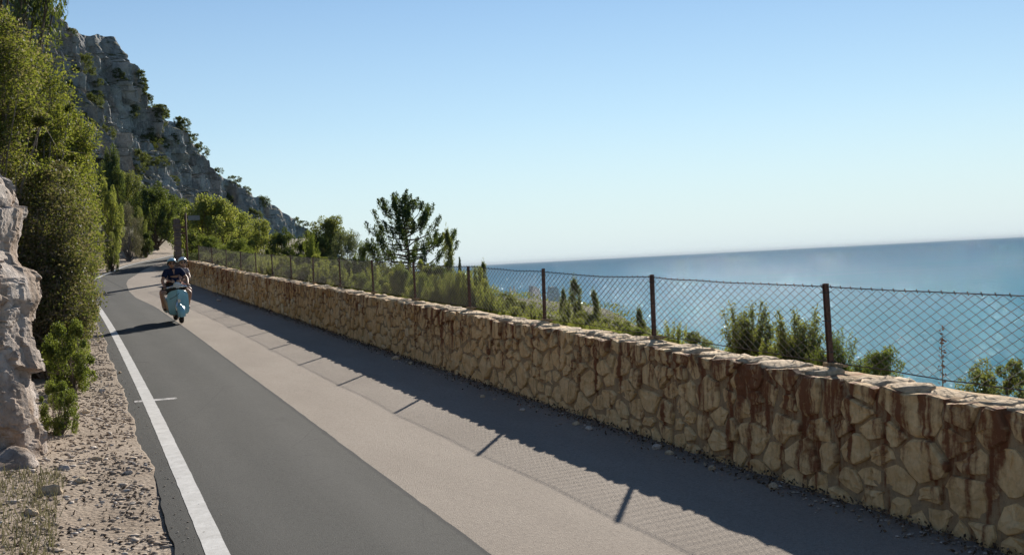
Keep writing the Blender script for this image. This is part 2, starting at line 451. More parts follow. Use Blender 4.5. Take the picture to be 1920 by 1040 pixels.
# sea
t = T('sea_water'); p = t.pos()
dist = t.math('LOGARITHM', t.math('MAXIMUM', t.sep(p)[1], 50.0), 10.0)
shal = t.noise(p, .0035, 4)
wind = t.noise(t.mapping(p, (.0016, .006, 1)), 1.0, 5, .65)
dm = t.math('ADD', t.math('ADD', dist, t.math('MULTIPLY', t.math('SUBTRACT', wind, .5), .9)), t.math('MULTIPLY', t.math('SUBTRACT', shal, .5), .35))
c = t.ramp(t.math('MULTIPLY', t.math('SUBTRACT', dm, 2.2), .5), [(.05, (.018, .150, .20)), (.3, (.045, .19, .26)), (.6, (.085, .195, .285)), (1.0, (.08, .17, .25))])  # water colour by distance, with paler sky reflection farther out put into it
w1 = t.noise(t.mapping(p, (1, .45, 1)), .11, 6, .62); w2 = t.noise(t.mapping(p, (1, .5, 1)), .7, 5, .65)
w3 = t.noise(p, .012, 4)
h = t.math('ADD', t.math('MULTIPLY', w1, 2.2), t.math('MULTIPLY', w2, .5))
nb = t.bump(h, .9, 1.0)
df = t.new('BsdfDiffuse'); t.put(df.inputs[0], c); t.put(df.inputs['Normal'], nb)
gl = t.new('BsdfGlossy'); gl.inputs['Roughness'].default_value = .34; t.put(gl.inputs['Normal'], nb); t.put(gl.inputs[0], (.9, .95, 1.0))
g2 = t.new('BsdfGlossy'); g2.inputs['Roughness'].default_value = .05; t.put(g2.inputs['Normal'], t.bump(t.math('ADD', h, t.math('MULTIPLY', t.noise(p, .35, 4, .7), 1.5)), 1.0, 1.6)); t.put(g2.inputs[0], (.9, .95, 1.0))
mg = t.new('MixShader'); mg.inputs[0].default_value = .88
t.nt.links.new(gl.outputs[0], mg.inputs[1]); t.nt.links.new(g2.outputs[0], mg.inputs[2])
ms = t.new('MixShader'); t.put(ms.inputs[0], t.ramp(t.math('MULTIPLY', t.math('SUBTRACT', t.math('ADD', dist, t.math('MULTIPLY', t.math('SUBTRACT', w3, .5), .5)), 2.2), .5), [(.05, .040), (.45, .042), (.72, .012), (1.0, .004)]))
t.nt.links.new(df.outputs[0], ms.inputs[1]); t.nt.links.new(mg.outputs[0], ms.inputs[2])
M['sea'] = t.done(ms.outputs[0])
# tower, sign, scooter, people
t = T('tower_stone'); p = t.pos(); a = t.noise(p, .7, 6, .7); b = t.voro(t.mapping(p, (1, 1, 2)), 1.2)
c = t.mix(a, (.74, .72, .69), (.88, .86, .83)); c = t.mix(t.ramp(b, [(.0, .0), (.7, .4)]), c, (.6, .58, .55))
M['tower'] = t.done(t.bsdf(c, .95, .1, t.bump(t.math('ADD', a, b), .6, .3)))
M['pillar'] = simple('pillar_stone', (.15, .11, .095), .95, .1, 0, .35, 4)
M['board'] = simple('grey_board', (.20, .20, .19), .7, .3, 0, .15, 6)
M['blue'] = simple('pale_blue_paint', (.26, .52, .57), .3, .5, 0, .04, 5, **{'Coat Weight': .6, 'Coat Roughness': .08})
M['chrome'] = simple('chrome', (.75, .76, .76), .18, .5, 1.0, .05, 8)
M['rubber'] = simple('rubber', (.018, .018, .019), .8, .3, 0, .2, 30)
M['blackm'] = simple('black_metal', (.025, .025, .027), .5, .4, 0, .2, 30)
M['seatm'] = simple('black_seat', (.03, .028, .027), .6, .4, 0, .2, 20)
M['lens'] = simple('lamp_glass', (.62, .64, .62), .08, .6, 0, .03, 8)
M['skin'] = simple('skin', (.42, .22, .14), .55, .35, 0, .08, 25)
M['skin2'] = simple('skin_light', (.50, .29, .20), .55, .35, 0, .08, 25)
M['navy'] = simple('navy_cotton', (.016, .022, .055), .9, .15, 0, .3, 30)
M['shorts'] = simple('dark_brown_shorts', (.045, .032, .026), .9, .15, 0, .3, 30)
M['blouse'] = simple('pale_blouse', (.44, .36, .35), .9, .15, 0, .25, 14)
M['skirt'] = simple('rust_red_shorts', (.22, .05, .03), .9, .15, 0, .25, 20)
M['hair'] = simple('dark_hair', (.03, .018, .012), .6, .3, 0, .3, 40)
M['helmet'] = simple('pale_blue_helmet', (.36, .55, .60), .2, .5, 0, .03, 6, **{'Coat Weight': .8, 'Coat Roughness': .05})
M['helmet2'] = simple('white_helmet', (.66, .72, .74), .2, .5, 0, .03, 6, **{'Coat Weight': .8, 'Coat Roughness': .05})
M['dark'] = simple('dark_lining', (.015, .015, .017), .7, .3, 0, .2, 20)
M['glass'] = simple('sunglass_lens', (.012, .009, .008), .08, .6, 0, .1, 8)
M['shoe'] = simple('brown_shoe', (.10, .05, .03), .7, .3, 0, .2, 20)
M['sole'] = simple('pale_sole', (.5, .47, .42), .8, .2, 0, .1, 20)

# ------------------------------------------------------------------ the road in metres: s along the fence, d to the left of it
_S = np.arange(-24, 128, .1)
_TH = np.radians(np.interp(_S, [-30, 0, 10, 20, 30, 38, 46, 54, 62, 75, 100, 130], [-19, -19.7, -20.4, -20.7, -21.2, -24, -25, -20, -10, -2, 8, 20]))
_TH = np.convolve(np.pad(_TH, 20, mode='edge'), np.ones(41) / 41, 'valid')
_X = np.cumsum(np.sin(_TH) * .1); _Y = np.cumsum(np.cos(_TH) * .1)
_i0 = int(np.argmin(abs(_S))); _X += 2.43 - _X[_i0]; _Y += 9.1 - _Y[_i0]
def th(s): return np.interp(s, _S, _TH)
def P2(s, d):
    a = th(s)
    return np.interp(s, _S, _X) - d * np.cos(a), np.interp(s, _S, _Y) + d * np.sin(a)
def SD(x, y):
    i = int(np.argmin((_X - x) ** 2 + (_Y - y) ** 2)); a = _TH[i]
    return _S[i], -(x - _X[i]) * math.cos(a) + (y - _Y[i]) * math.sin(a)
_ZS = [-24, -2, 0, 3, 6, 9, 13, 18, 23.5, 29, 36, 42, 60, 80, 128]
_ZZ = [-2.4, -1.85, -1.81, -1.75, -1.66, -1.57, -1.44, -1.26, -1.06, -.86, -.55, -.17, 1.0, 2.2, 4.8]
_zfine = np.interp(_S, _ZS, _ZZ); _zfine = np.convolve(np.pad(_zfine, 25, mode='edge'), np.ones(51) / 51, 'valid')
def zroad(s): return CZ + np.interp(s, _S, _zfine)
_WT = np.interp(_S, [-24, -2.3, 0, 2, 6.4, 13.5, 17.6, 25, 33, 38.4, 42, 60], [-1.6, -1.0, -.935, -.875, -.745, -.50, -.36, -.10, .22, .53, .76, 1.6])
_WT = np.convolve(np.pad(_WT, 20, mode='edge'), np.ones(41) / 41, 'valid')
def zwall(s): return CZ + np.interp(s, _S, _WT)
def d_line(s): return np.interp(s, [-24, 35, 41, 47.2, 53.5, 60, 66, 90, 128], [4.64, 4.72, 4.45, 3.75, 2.5, 1.72, 1.0, 0, 0])
def d_bound(s): return np.interp(s, [-24, 30, 36, 39.4, 44.2, 46.6, 50.3, 57.7, 62.6, 80, 128], [3.08, 3.08, 3.22, 3.1, 2.66, 2.3, 1.55, .44, .05, -1.6, -1.6])
def d_edge(s): return d_line(s) + .27 + .09 * n1(np.asarray(s) * .55, 3, 4) + .018 * n1(np.asarray(s) * 5, 8, 3)
WALL0, WALL1 = -9.0, 43.0

# ground to the left of the road
def zverge(s, e):
    """height e metres outside the asphalt edge on the cliff side"""
    e = np.asarray(e, float)
    z = zroad(s) + np.interp(s, [-24, 1.6, 4.0], [-.026, -.022, .004]) + .05 * np.clip(e, 0, None) + .10 * np.clip(e - .5, 0, None)
    s_ = np.asarray(s, float) + 0 * e
    z = np.where(e < -.001, zroad(s) + np.interp(s, [-24, 1.6, 4.0], [-.03, -.026, -.007]), z)
    steep = np.interp(s_, [-24, 2, 8, 30, 42, 60, 128], [.5, .6, 1.15, 1.1, .8, .55, .3]); run = np.interp(s_, [-24, 8, 30, 44, 128], [2.5, 4.5, 4.5, 3.0, 1.5])
    z = z + steep * np.clip(e - 1.35, 0, run) + .03 * np.clip(e - 1.35 - run, 0, None)
    return z + .05 * n2(np.asarray(s) * .9, e * .9, 5, 4) * np.clip(e * 2, 0, 1) + .25 * n2(np.asarray(s) * .3, e * .35, 9, 3) * np.clip((e - 1.2) * .5, 0, 1)
def ground_left(x, y):
    s, d = SD(x, y); return float(zverge(s, d - float(d_edge(s))))
ss = np.concatenate([np.arange(-24, 30, .12), np.arange(30, 78, .5)])
ee = np.concatenate([[-.25, -.03, -.002, .0, .012], np.linspace(.09, 2.4, 25), np.linspace(2.7, 8, 16), np.linspace(9, 26, 12)])
SSg, EEg = np.meshgrid(ss, ee, indexing='ij')
xx, yy = P2(SSg, d_edge(SSg) + EEg)
zz = zverge(SSg, EEg)
o = link('roadside_ground', grid_mesh('roadside_ground', np.stack([xx, yy, zz], -1)[:, ::-1], M['soil'], np.stack([SSg, EEg + 1e-3], -1)[:, ::-1]))
kind(o, 'structure', 'stony beige earth bank between the road and the cliff')

# asphalt, apron, markings
ss = np.concatenate([np.arange(-24, 32, .1), np.arange(32, 95, .4)])
tt = np.linspace(0, 1, 14)
de, db = d_edge(ss), d_bound(ss) + .012 * n1(ss * 3, 21)
dd = db[:, None] + (de - db)[:, None] * tt
x, y = P2(ss[:, None] + 0 * dd, dd)
z = zroad(ss)[:, None] + .0 * dd + .007
z[:, -1] -= .006
P = np.stack([x, y, z], -1); uvg = np.stack([ss[:, None] + 0 * dd, dd], -1)
skirt = P[:, -1:].copy(); skirt[:, :, 2] -= .12
sk0 = P[:, :1].copy(); sk0[:, :, 2] -= .012
P = np.concatenate([sk0, P, skirt], 1); uvg = np.concatenate([uvg[:, :1], uvg, uvg[:, -1:]], 1)
o = link('road', grid_mesh('road', P[:, ::-1], M['asphalt'], uvg[:, ::-1], False)); kind(o, 'structure', 'grey asphalt lane curving away uphill')
d0 = np.where(ss < 43.5, .25, -8.0)
dd = d0[:, None] + (db + .05 - d0)[:, None] * np.linspace(0, 1, 16)
x, y = P2(ss[:, None] + 0 * dd, dd)
z = zroad(ss)[:, None] + 0 * dd + .0025 * n2(ss[:, None] * .7, dd * 1.3, 12)
o = link('road_apron', grid_mesh('road_apron', np.stack([x, y, z], -1)[:, ::-1], M['apron'], np.stack([ss[:, None] + 0 * dd, dd], -1)[:, ::-1]))
kind(o, 'structure', 'pale pinkish strip of old paving beside the stone wall')
def ribbon(name, s, d0, d1, mat, lift=.0105, label=None):
    w = np.linspace(0, 1, 4); dd = np.asarray(d0)[:, None] + (np.asarray(d1) - np.asarray(d0))[:, None] * w
    x, y = P2(s[:, None] + 0 * dd, dd)
    z = zroad(s)[:, None] + lift + 0 * dd
    o = link(name, grid_mesh(name, np.stack([x, y, z], -1)[:, ::-1], mat, np.stack([s[:, None] + 0 * dd, dd], -1)[:, ::-1]))
    return kind(o, 'structure', label)
sl = np.concatenate([np.arange(-24, 30, .1), np.arange(30, 72, .3)])
ribbon('road_marking', sl, d_line(sl) - .075 + .006 * n1(sl * 6, 31), d_line(sl) + .075 + .006 * n1(sl * 6, 33), M['paint'], .0105, 'white painted line along the left edge of the asphalt')
sl = np.arange(8.55, 8.72, .02)
ribbon('road_marking', sl, 0 * sl + 4.33 + .05 * n1(sl * 20, 4), 0 * sl + 4.86, M['worn_paint'], .0088, 'worn short white dash crossing the edge line')

# seaward hillside (local axes along the fence heading)
HA = R(-20.7); hx, hy = math.sin(HA), math.cos(HA); H0 = np.array(P2(0.0, 0.0))
def zslope(t_, q):
    """t along the fence, q metres seaward of it"""
    t_ = np.asarray(t_, float); q = np.asarray(q, float)
    base = np.where(t_ < 50, zwall(np.clip(t_, -24, 50)), zwall(50) - .05 * (t_ - 50)) - .32
    wide = 6 + 26 * np.clip((t_ - 14) / 60, 0, 1) + 30 * np.clip((t_ - 70) / 60, 0, 1)
    z = base - .16 * np.clip(q, 0, wide) - .62 * np.clip(q - wide, 0, None) - .12 * np.clip(q, 0, 2)
    z = z + .35 * n2(t_ * .22, q * .22, 41, 4) * np.clip(q - .4, 0, 1) + .9 * n2(t_ * .06, q * .06, 43, 3) * np.clip(q / 10, 0, 1)
    return np.maximum(z, -3)
tg = np.concatenate([np.arange(-40, 50, .7), np.arange(50, 330, 4)])
qg = np.concatenate([np.linspace(0, 12, 26), np.linspace(13, 60, 30), np.linspace(64, 200, 30)])
TG, QG = np.meshgrid(tg, qg, indexing='ij')
gx = H0[0] + TG * hx + QG * hy; gy = H0[1] + TG * hy - QG * hx
o = link('hillside', grid_mesh('hillside', np.stack([gx, gy, zslope(TG, QG)], -1)[:, ::-1], M['slope'], None)); kind(o, 'structure', 'scrubby slope falling from the wall towards the sea')
def TQ(x, y):
    a = x - H0[0]; b = y - H0[1]
    return a * hx + b * hy, a * hy - b * hx
def ground_sea(x, y):
    t_, q = TQ(x, y); return float(zslope(t_, max(q, 0)))

# sea out to the horizon
E_ = 120000.0
g = np.array([[[-E_, -2000, 0], [E_, -2000, 0]], [[-E_, E_, 0], [E_, E_, 0]]], float)
o = link('sea', grid_mesh('sea', g, M['sea'], None, False)); kind(o, 'structure', 'calm blue sea reaching the horizon')

# ------------------------------------------------------------------ stone wall
rng = np.random.default_rng(11)
wall = empty('stone_wall', (*P2(0, .15), zroad(0)))
tag(wall, 'long low wall of cream rubble stones with rusty drip stains beside the road', 'wall')
wall_inv = np.array(wall.location)
def wp(s, v, out):
    """point on the wall face: s along, v above the road, out proud of the mortar"""
    d = .345 - .035 * np.clip(v / .9, 0, 1.2) + out
    x, y = P2(s, d)
    return np.stack([x, y, zroad(s) + v], -1) - wall_inv
def wheight(s): return zwall(s) - zroad(s)
# mortar core
sc_ = np.arange(WALL0, WALL1 + .01, .08)
hh = wheight(sc_) - .03 + .018 * n1(sc_ * 2.2, 50, 4)
vv = np.linspace(0, 1, 9)
face = wp(sc_[:, None] + 0 * vv, -.12 + (hh[:, None] + .12) * vv, .012 * n2(sc_[:, None] * 5, vv * 5 + 0 * sc_[:, None], 51))
fuv = np.stack([sc_[:, None] + 0 * vv, -.12 + (hh[:, None] + .12) * vv], -1)
tb = []
for d in (.2, .08, -.04, -.11):
    x, y = P2(sc_, d); tb.append(np.stack([x, y, zroad(sc_) + hh + .02 * n1(sc_ * 3 + d * 9, 52)], -1) - wall_inv)
x, y = P2(sc_, -.13); tb.append(np.stack([x, y, zroad(sc_) - .3], -1) - wall_inv)
top = np.stack(tb, 1)
core = np.concatenate([face, top], 1); cuv = np.concatenate([fuv, np.stack([sc_[:, None] + 0 * np.arange(5), hh[:, None] * 0 + .1 + 0 * np.arange(5)], -1)], 1)
link('mortar_core', grid_mesh('mortar_core', core, M['mortar'], cuv), wall)
for e_ in (0, -1):
    mb = MB(); q = core[e_]; mb.add(q, [tuple(range(len(q)))[:: 1 if e_ else -1]], 0, cuv[e_]); mb.build('end_face', M['mortar'], wall, False)

# rubble stones: cells of an uneven scatter, wider than tall
AS = 1.55
pts = []; rad = []
cell = {}
tries = 0
while tries < 60000:
    tries += 1
    s = rng.uniform(WALL0 + .1, WALL1 - .1); v = rng.uniform(.0, .95)
    if v > wheight(s) - .05: continue
    rr = (.09 + .145 * rng.random() ** 1.5) * (1.0 if s < 1.5 else .92)
    k = (int(s / .5))
    ok = True
    for kk in (k - 1, k, k + 1):
        for (a, b, c) in cell.get(kk, ()):
            if ((s - a) / AS) ** 2 + (v - b) ** 2 < (.5 * (rr + c)) ** 2 * 1.9: ok = False; break
        if not ok: break
    if ok:
        cell.setdefault(k, []).append((s, v, rr)); pts.append((s, v)); rad.append(rr)
pts = np.array(pts); rad = np.array(rad)
def clip_poly(poly, mx, my, nx, ny):
    out = []
    n = len(poly)
    for i in range(n):
        a = poly[i]; b = poly[(i + 1) % n]
        da = (a[0] - mx) * nx + (a[1] - my) * ny; db_ = (b[0] - mx) * nx + (b[1] - my) * ny
        if da <= 0: out.append(a)
        if da * db_ < 0:
            t_ = da / (da - db_); out.append((a[0] + t_ * (b[0] - a[0]), a[1] + t_ * (b[1] - a[1])))
    return out
stones = []
order = np.argsort(pts[:, 0]); pts = pts[order]; rad = rad[order]
for i, (s, v) in enumerate(pts):
    h_ = float(wheight(s))
    S0, V0 = s / AS, v
    poly = [(S0 - .3, -.06), (S0 + .3, -.06), (S0 + .3, h_ - .012), (S0 - .3, h_ - .012)]
    lo, hi = np.searchsorted(pts[:, 0], [s - 1.0, s + 1.0])
    for j in range(lo, hi):
        if j == i: continue
        a, b = pts[j, 0] / AS, pts[j, 1]
        dx, dy = a - S0, b - V0; L = math.hypot(dx, dy)
        if L > .7: continue
        w = rad[i] / (rad[i] + rad[j])
        gap = rng.uniform(.008, .026)
        f_ = max(.25, w * 1.0) * L - gap
        poly = clip_poly(poly, S0 + dx / L * f_, V0 + dy / L * f_, dx / L, dy / L)
        if len(poly) < 3: break
    if len(poly) < 3: continue
    q = np.array(poly); c = q.mean(0)
    if len(q) < 3 or np.ptp(q[:, 0]) < .05 or np.ptp(q[:, 1]) < .05: continue
    # subdivide and knock the corners off
    q2 = []
    for a, b in zip(q, np.roll(q, -1, 0)):
        L = np.linalg.norm(b - a)
        if L < .012: continue
        m = max(1, int(L / .10))
        for k in range(m): q2.append(a + (b - a) * (k / m + .18 / m)); q2.append(a + (b - a) * (k / m + .82 / m)) if m == 1 else None
    q = np.array(q2)
    if len(q) < 5: continue
    q = q + rng.normal(0, .010, q.shape)
    if len(q) > 16: q = q[::2]
    stones.append((s, v, q * np.array([AS, 1])))
def stone_mb(mb, q):
    c = q.mean(0); n = len(q)
    bul = rng.uniform(.008, .040); tilt = rng.normal(0, .06, 2)
    rings = []; uvs = []
    for f_, o_ in ((1.0, -.05), (1.0, bul * .55), (.91, bul * .98)):
        r_ = c + (q - c) * f_
        rings.append(wp(r_[:, 0], r_[:, 1], o_ + ((r_ - c) @ tilt if o_ > 0 else 0) + rng.normal(0, .005, n))); uvs.append(r_)
    inner = c + (q - c) * .5
    rings.append(wp(inner[:, 0], inner[:, 1], bul * 1.0 + (inner - c) @ tilt + rng.normal(0, .007, n))); uvs.append(inner)
    cc = wp(c[0], c[1], bul * 1.1)[None]
    V = np.concatenate(rings + [cc]); U = np.concatenate(uvs + [c[None]])
    F = []
    for k in range(3):
        F += [(k * n + j, k * n + (j + 1) % n, (k + 1) * n + (j + 1) % n, (k + 1) * n + j) for j in range(n)]
    F += [(3 * n + j, 3 * n + (j + 1) % n, 4 * n) for j in range(n)]
    mb.add(V, F, 0, U + np.array([0, 1e-4]))
vis = [(s, v, q) for (s, v, q) in stones if s > -2.6]
def sizekey(e):
    s, v, q = e; return -np.ptp(q[:, 0]) * np.ptp(q[:, 1]) / (9.1 + s) ** 3
vis.sort(key=sizekey)
for e in vis[:298]:
    mb = MB(); stone_mb(mb, e[2]); mb.build('stone', M['stone'], wall, False)
mb = MB()
for e in vis[298:] + [e for e in stones if e[0] <= -2.6]: stone_mb(mb, e[2])
o = mb.build('distant_stones', M['stone'], wall, True); o['kind'] = 'stuff'
# cap stones along the top
s = WALL0 + .1; ncap = 0; rest = MB()
while s < WALL1 - .5:
    L = rng.uniform(.12, .40) * (1.0 if rng.random() < .85 else 1.5); w = rng.uniform(.24, .38); h_ = rng.uniform(-.004, .030)
    if rng.random() < .25: s += L; continue
    n = int(rng.integers(8, 12)); a = np.sort(rng.uniform(0, 2 * np.pi, n)) * .35 + np.arange(n) * 2 * np.pi / n * .65
    q = np.stack([np.sign(np.cos(a)) * np.abs(np.cos(a)) ** .6 * L / 2, np.sign(np.sin(a)) * np.abs(np.sin(a)) ** .6 * w / 2], -1) * rng.uniform(.86, 1.08, (n, 1))
    dc = .125 + rng.normal(0, .02)
    ring = []
    for f_, zz_ in ((1.0, -.07), (1.03, h_ * .35), (.85, h_), (.4, h_ * 1.12)):
        sq = s + L / 2 + q[:, 0] * f_; dq = dc + q[:, 1] * f_
        x, y = P2(sq, np.clip(dq, -.11, .312)); ring.append(np.stack([x, y, zwall(sq) - .02 + zz_ + rng.normal(0, .008, n)], -1) - wall_inv)
    V = np.concatenate(ring + [ring[-1].mean(0)[None]])
    F = [(k * n + j, k * n + (j + 1) % n, (k + 1) * n + (j + 1) % n, (k + 1) * n + j) for k in range(3) for j in range(n)] + [(3 * n + j, 3 * n + (j + 1) % n, 4 * n) for j in range(n)]
    if s > -2.8 and s < 30: MB().add(V, F).build('capping_stone', M['cap'], wall, True)
    else: rest.add(V, F)
    s += L + rng.uniform(.0, .05)
o = rest.build('distant_capping_stones', M['cap'], wall, True); o['kind'] = 'stuff'

# ------------------------------------------------------------------ chain-link fence on the wall
fence = empty('chain_link_fence', (*P2(0, 0), zwall(0)))
tag(fence, 'rusty chain-link fence on thin steel posts along the top of the stone wall', 'fence')
fo = np.array(fence.location)
def ftop(s):
    z = zwall(s) + .632 + .016 * n1(np.asarray(s) * .9, 61, 2)
    ph = np.mod(np.asarray(s), 3.0) / 3.0
    return z - .022 * np.sin(ph * np.pi) * (.6 + .5 * n1(np.floor(np.asarray(s) / 3.0) * 7.7, 62, 1))
def fp(s, z, d=0.0):
    x, y = P2(s, d); return np.stack([x, y, z + 0 * x], -1) - fo
posts = np.arange(-9, 43.1, 3.0)
for i, s in enumerate(posts):
    a = float(th(s)); ln = rng.normal(0, .012, 2)
    rot = np.array([[math.cos(a), math.sin(a), 0], [-math.sin(a), math.cos(a), 0], [0, 0, 1]])
    rot = rot @ np.array([[1, 0, ln[0]], [0, 1, ln[1]], [0, 0, 1]])
    base = fp(s, float(zwall(s)))
    hgt = .632 + .15 + .02 + rng.normal(0, .008)
    mb = MB()
    mb.box(base + np.array([0, 0, hgt / 2 - .15]), (.005, .036, hgt), rot)          # web
    mb.box(base + np.array([0, 0, hgt / 2 - .15]) + rot @ np.array([.0, -.019, 0]), (.036, .005, hgt - .004), rot)   # flange
    mb.box(base + np.array([0, 0, hgt / 2 - .15]) + rot @ np.array([.0, .020, 0]), (.026, .004, hgt - .008), rot)
    po = mb.build('post', M['rust'], fence, False)
    mb = MB(); mb.box(base + rot @ np.array([.01, -.09, .022]), (.045, .20, .022), rot); mb.box(base + rot @ np.array([.0, -.005, .012]), (.075, .085, .05), rot)
    mb.build('foot_block', M['mortar'], po, False)
    for zf in (.12, .36, .58):
        MB().box(base + rot @ np.array([0, 0, zf]), (.05, .054, .008), rot).build('tie_wire', M['wire'], po, False)
DW, DHT = .125, .63
for i in range(len(posts) - 1):
    s0, s1 = posts[i], posts[i + 1]
    mb = MB(); n = int(round(3.0 / DW)); rr = .0020
    V = []; F = []
    nrow = 18
    for sgn in (1, -1):
        for k in range(-nrow, n + nrow):
            # a wire climbs one row per half diamond
            ks = np.arange(0, nrow + 1) * 1.0
            sp = s0 + (k + .5 * 0) * DW + sgn * ks * DW / 2 * 2 * .5 + (0 if sgn > 0 else 0)
            vp = ks / nrow
            m = (sp >= s0 - 1e-6) & (sp <= s1 + 1e-6)
            if m.sum() < 2: continue
            sp = sp[m]; vp = vp[m]
            zb_ = zwall(sp) + .035; zt_ = ftop(sp)
            jit = .006 * n2(sp * 2.5, vp * 3, 63 + i, 2)
            P = fp(sp + jit, zb_ + (zt_ - zb_) * vp, .004 * sgn)
            mb.tube(P, rr, 3, False)
    mb.build('wire_mesh', M['wire'], fence, False)
    sp = np.linspace(s0, s1, 32)
    mt = MB(); mt.tube(fp(sp, ftop(sp)), .0036, 4, False)
    for sx in np.arange(s0 + DW / 2, s1, DW / 1):      # knuckled ends standing above the top wire
        zt = float(ftop(sx)); a0 = fp(sx - .008, zt - .012); a1 = fp(sx + .006, zt + .014)
        mt.tube(np.array([a0, a1]), .0045, 3, False)
    mt.build('top_wire', M['wire'], fence, False)
    mt = MB(); mt.tube(fp(sp, zwall(sp) + .04 + .012 * n1(sp * 3, 66)), .004, 4, False); mt.build('bottom_wire', M['wire'], fence, False)

# ------------------------------------------------------------------ litter and pebbles at the foot of the wall
_ico = None
def ico(sub=1):
    bm = bmesh.new(); bmesh.ops.create_icosphere(bm, subdivisions=sub, radius=1)
    V = np.array([v.co[:] for v in bm.verts]); F = np.array([[v.index for v in f.verts] for f in bm.faces]); bm.free()
    return V, F
IV, IF = ico(1)
def pebbles(name, pos, size, mat, flat=.4):
    """many small stones as one mesh"""
    n = len(pos); k = len(IV)
    base = IV[None] * rng.uniform(.65, 1.25, (n, k, 1)) * rng.uniform(.6, 1.2, (n, 1, 3)) * np.array([1, 1, flat])
    a = rng.uniform(0, 6.28, n); ca, sa = np.cos(a)[:, None], np.sin(a)[:, None]
    x = base[..., 0] * ca - base[..., 1] * sa; y = base[..., 0] * sa + base[..., 1] * ca
    V = np.stack([x, y, base[..., 2]], -1) * np.asarray(size)[:, None, None] + pos[:, None]
    F = (IF[None] + (np.arange(n) * k)[:, None, None]).reshape(-1, 3).astype(np.int32)
    me = D.meshes.new(name)
    me.vertices.add(n * k); me.vertices.foreach_set('co', V.astype(np.float32).ravel())
    me.loops.add(F.size); me.loops.foreach_set('vertex_index', F.ravel())
    me.polygons.add(len(F)); me.polygons.foreach_set('loop_start', np.arange(0, 3 * len(F), 3, dtype=np.int32)); me.polygons.foreach_set('loop_total', np.full(len(F), 3, np.int32))
    me.materials.append(mat); me.update(); me.validate()
    return link(name, me)
def leaf_quads(P, size, aspect=.5, upbias=0.0, dirs=None, rs=None):
    rs = rs or rng
    n = len(P)
    a = rs.normal(0, 1, (n, 3)) if dirs is None else dirs + rs.normal(0, .45, (n, 3))
    a[:, 2] += upbias
    a /= np.linalg.norm(a, axis=1)[:, None] + 1e-9
    b = np.cross(a, rs.normal(0, 1, (n, 3))); b /= np.linalg.norm(b, axis=1)[:, None] + 1e-9
    c = np.cross(a, b)
    L = (np.asarray(size) * rs.uniform(.6, 1.3, n))[:, None]
    fold = c * L * rs.uniform(-.12, .12, (n, 1))
    return np.stack([P - a * L * .5, P + b * L * aspect * .5 + fold, P + a * L * .5, P - b * L * aspect * .5 + fold], 1)
n = 6000
sN = WALL0 + (rng.random(n) ** 1.5) * 45; dN = .35 + np.abs(rng.normal(0, .13, n)) + .06 * n1(sN * 1.1, 71)
x, y = P2(sN, dN)
zl = zroad(sN) + .012 + np.clip(.035 - (dN - .36) * .12, 0, 1) * rng.random(n)
o = link('leaf_litter', quad_mesh('leaf_litter', leaf_quads(np.stack([x, y, zl], -1), .034, .55) * np.array([1, 1, 1]), M['litter'])); kind(o, 'stuff', 'dark dry leaf litter along the foot of the stone wall')
n = 900
sN = -4 + (rng.random(n) ** 1.6) * 40; dN = .40 + np.abs(rng.normal(0, .16, n))
x, y = P2(sN, dN)
o = pebbles('wall_foot_pebbles', np.stack([x, y, zroad(sN) + .008], -1), rng.uniform(.006, .022, n), M['pebble']); kind(o, 'stuff', 'small pale pebbles scattered along the foot of the wall')
# larger stones lying there
def rock_mesh(name, r, seed, mat, sub=2, rough=.35):
    V, F = ico(sub)
    nn = fbm(V * 1.3 + seed * 7.3, 3, seed); V = V * (1 + rough * nn)[:, None] * np.array(r)
    me = D.meshes.new(name); me.from_pydata(V.tolist(), [], F.tolist()); me.materials.append(mat); me.update()
    return me
rk = [rock_mesh('rock', (1, .75, .6), i, M['cap'] if i < 3 else M['pebble']) for i in range(5)]
for i, (px, py, sz) in enumerate([(742, 674, .07), (770, 683, .05), (1080, 797, .045), (1105, 806, .05), (1232, 842, .055), (1255, 852, .045), (1335, 880, .04), (905, 745, .04), (410, 565, .09), (980, 770, .035), (1450, 915, .05)]):
    v = ray(px, py)
    Y = 6.0
    while v[2] * Y + CZ > zroad(SD(v[0] * Y, Y)[0]) and Y < 70: Y += .05
    o = link('rock', rk[i % 5]); o.location = (v[0] * Y, Y, v[2] * Y + CZ + sz * .35); o.scale = (sz,) * 3; o.rotation_euler = (0, 0, i * 1.7)
    tag(o, 'small pale loose stone lying at the foot of the stone wall', 'rock', 'loose stones at the foot of the wall')

# ------------------------------------------------------------------ gravel on the left verge
n = 16000
sN = -6 + 30 * rng.random(n) ** 1.7; eN = .02 + np.abs(rng.normal(0, .75, n)) % 2.2
keep = n2(sN * 1.6, eN * 1.6, 161) + .35 * rng.random(n) > .0
sN, eN = sN[keep], eN[keep]; n = len(sN)
x, y = P2(sN, d_edge(sN) + eN)
o = pebbles('gravel', np.stack([x, y, zverge(sN, eN) + .004], -1), .005 + .030 * rng.random(n) ** 3.0 + .02 * (rng.random(n) < .03), M['pebble']); kind(o, 'stuff', 'pale gravel strewn over the earth bank left of the road')
n = 1400
sN = 20 + 30 * rng.random(n); eN = .02 + np.abs(rng.normal(0, .8, n)) % 2.5
x, y = P2(sN, d_edge(sN) + eN)
o = pebbles('far_gravel', np.stack([x, y, zverge(sN, eN) + .004], -1), rng.uniform(.015, .04, n), M['pebble']); kind(o, 'stuff', 'pale stones along the far left verge')
n = 700
sN = -3 + 26 * rng.random(n) ** 1.4; dN = d_edge(sN) - np.abs(rng.normal(0, .16, n)) - .01
x, y = P2(sN, dN)
o = pebbles('road_grit', np.stack([x, y, zroad(sN) + .009], -1), .003 + .009 * rng.random(n) ** 3, M['pebble']); kind(o, 'stuff', 'loose grit strewn on the asphalt beside the verge')
n = 2200
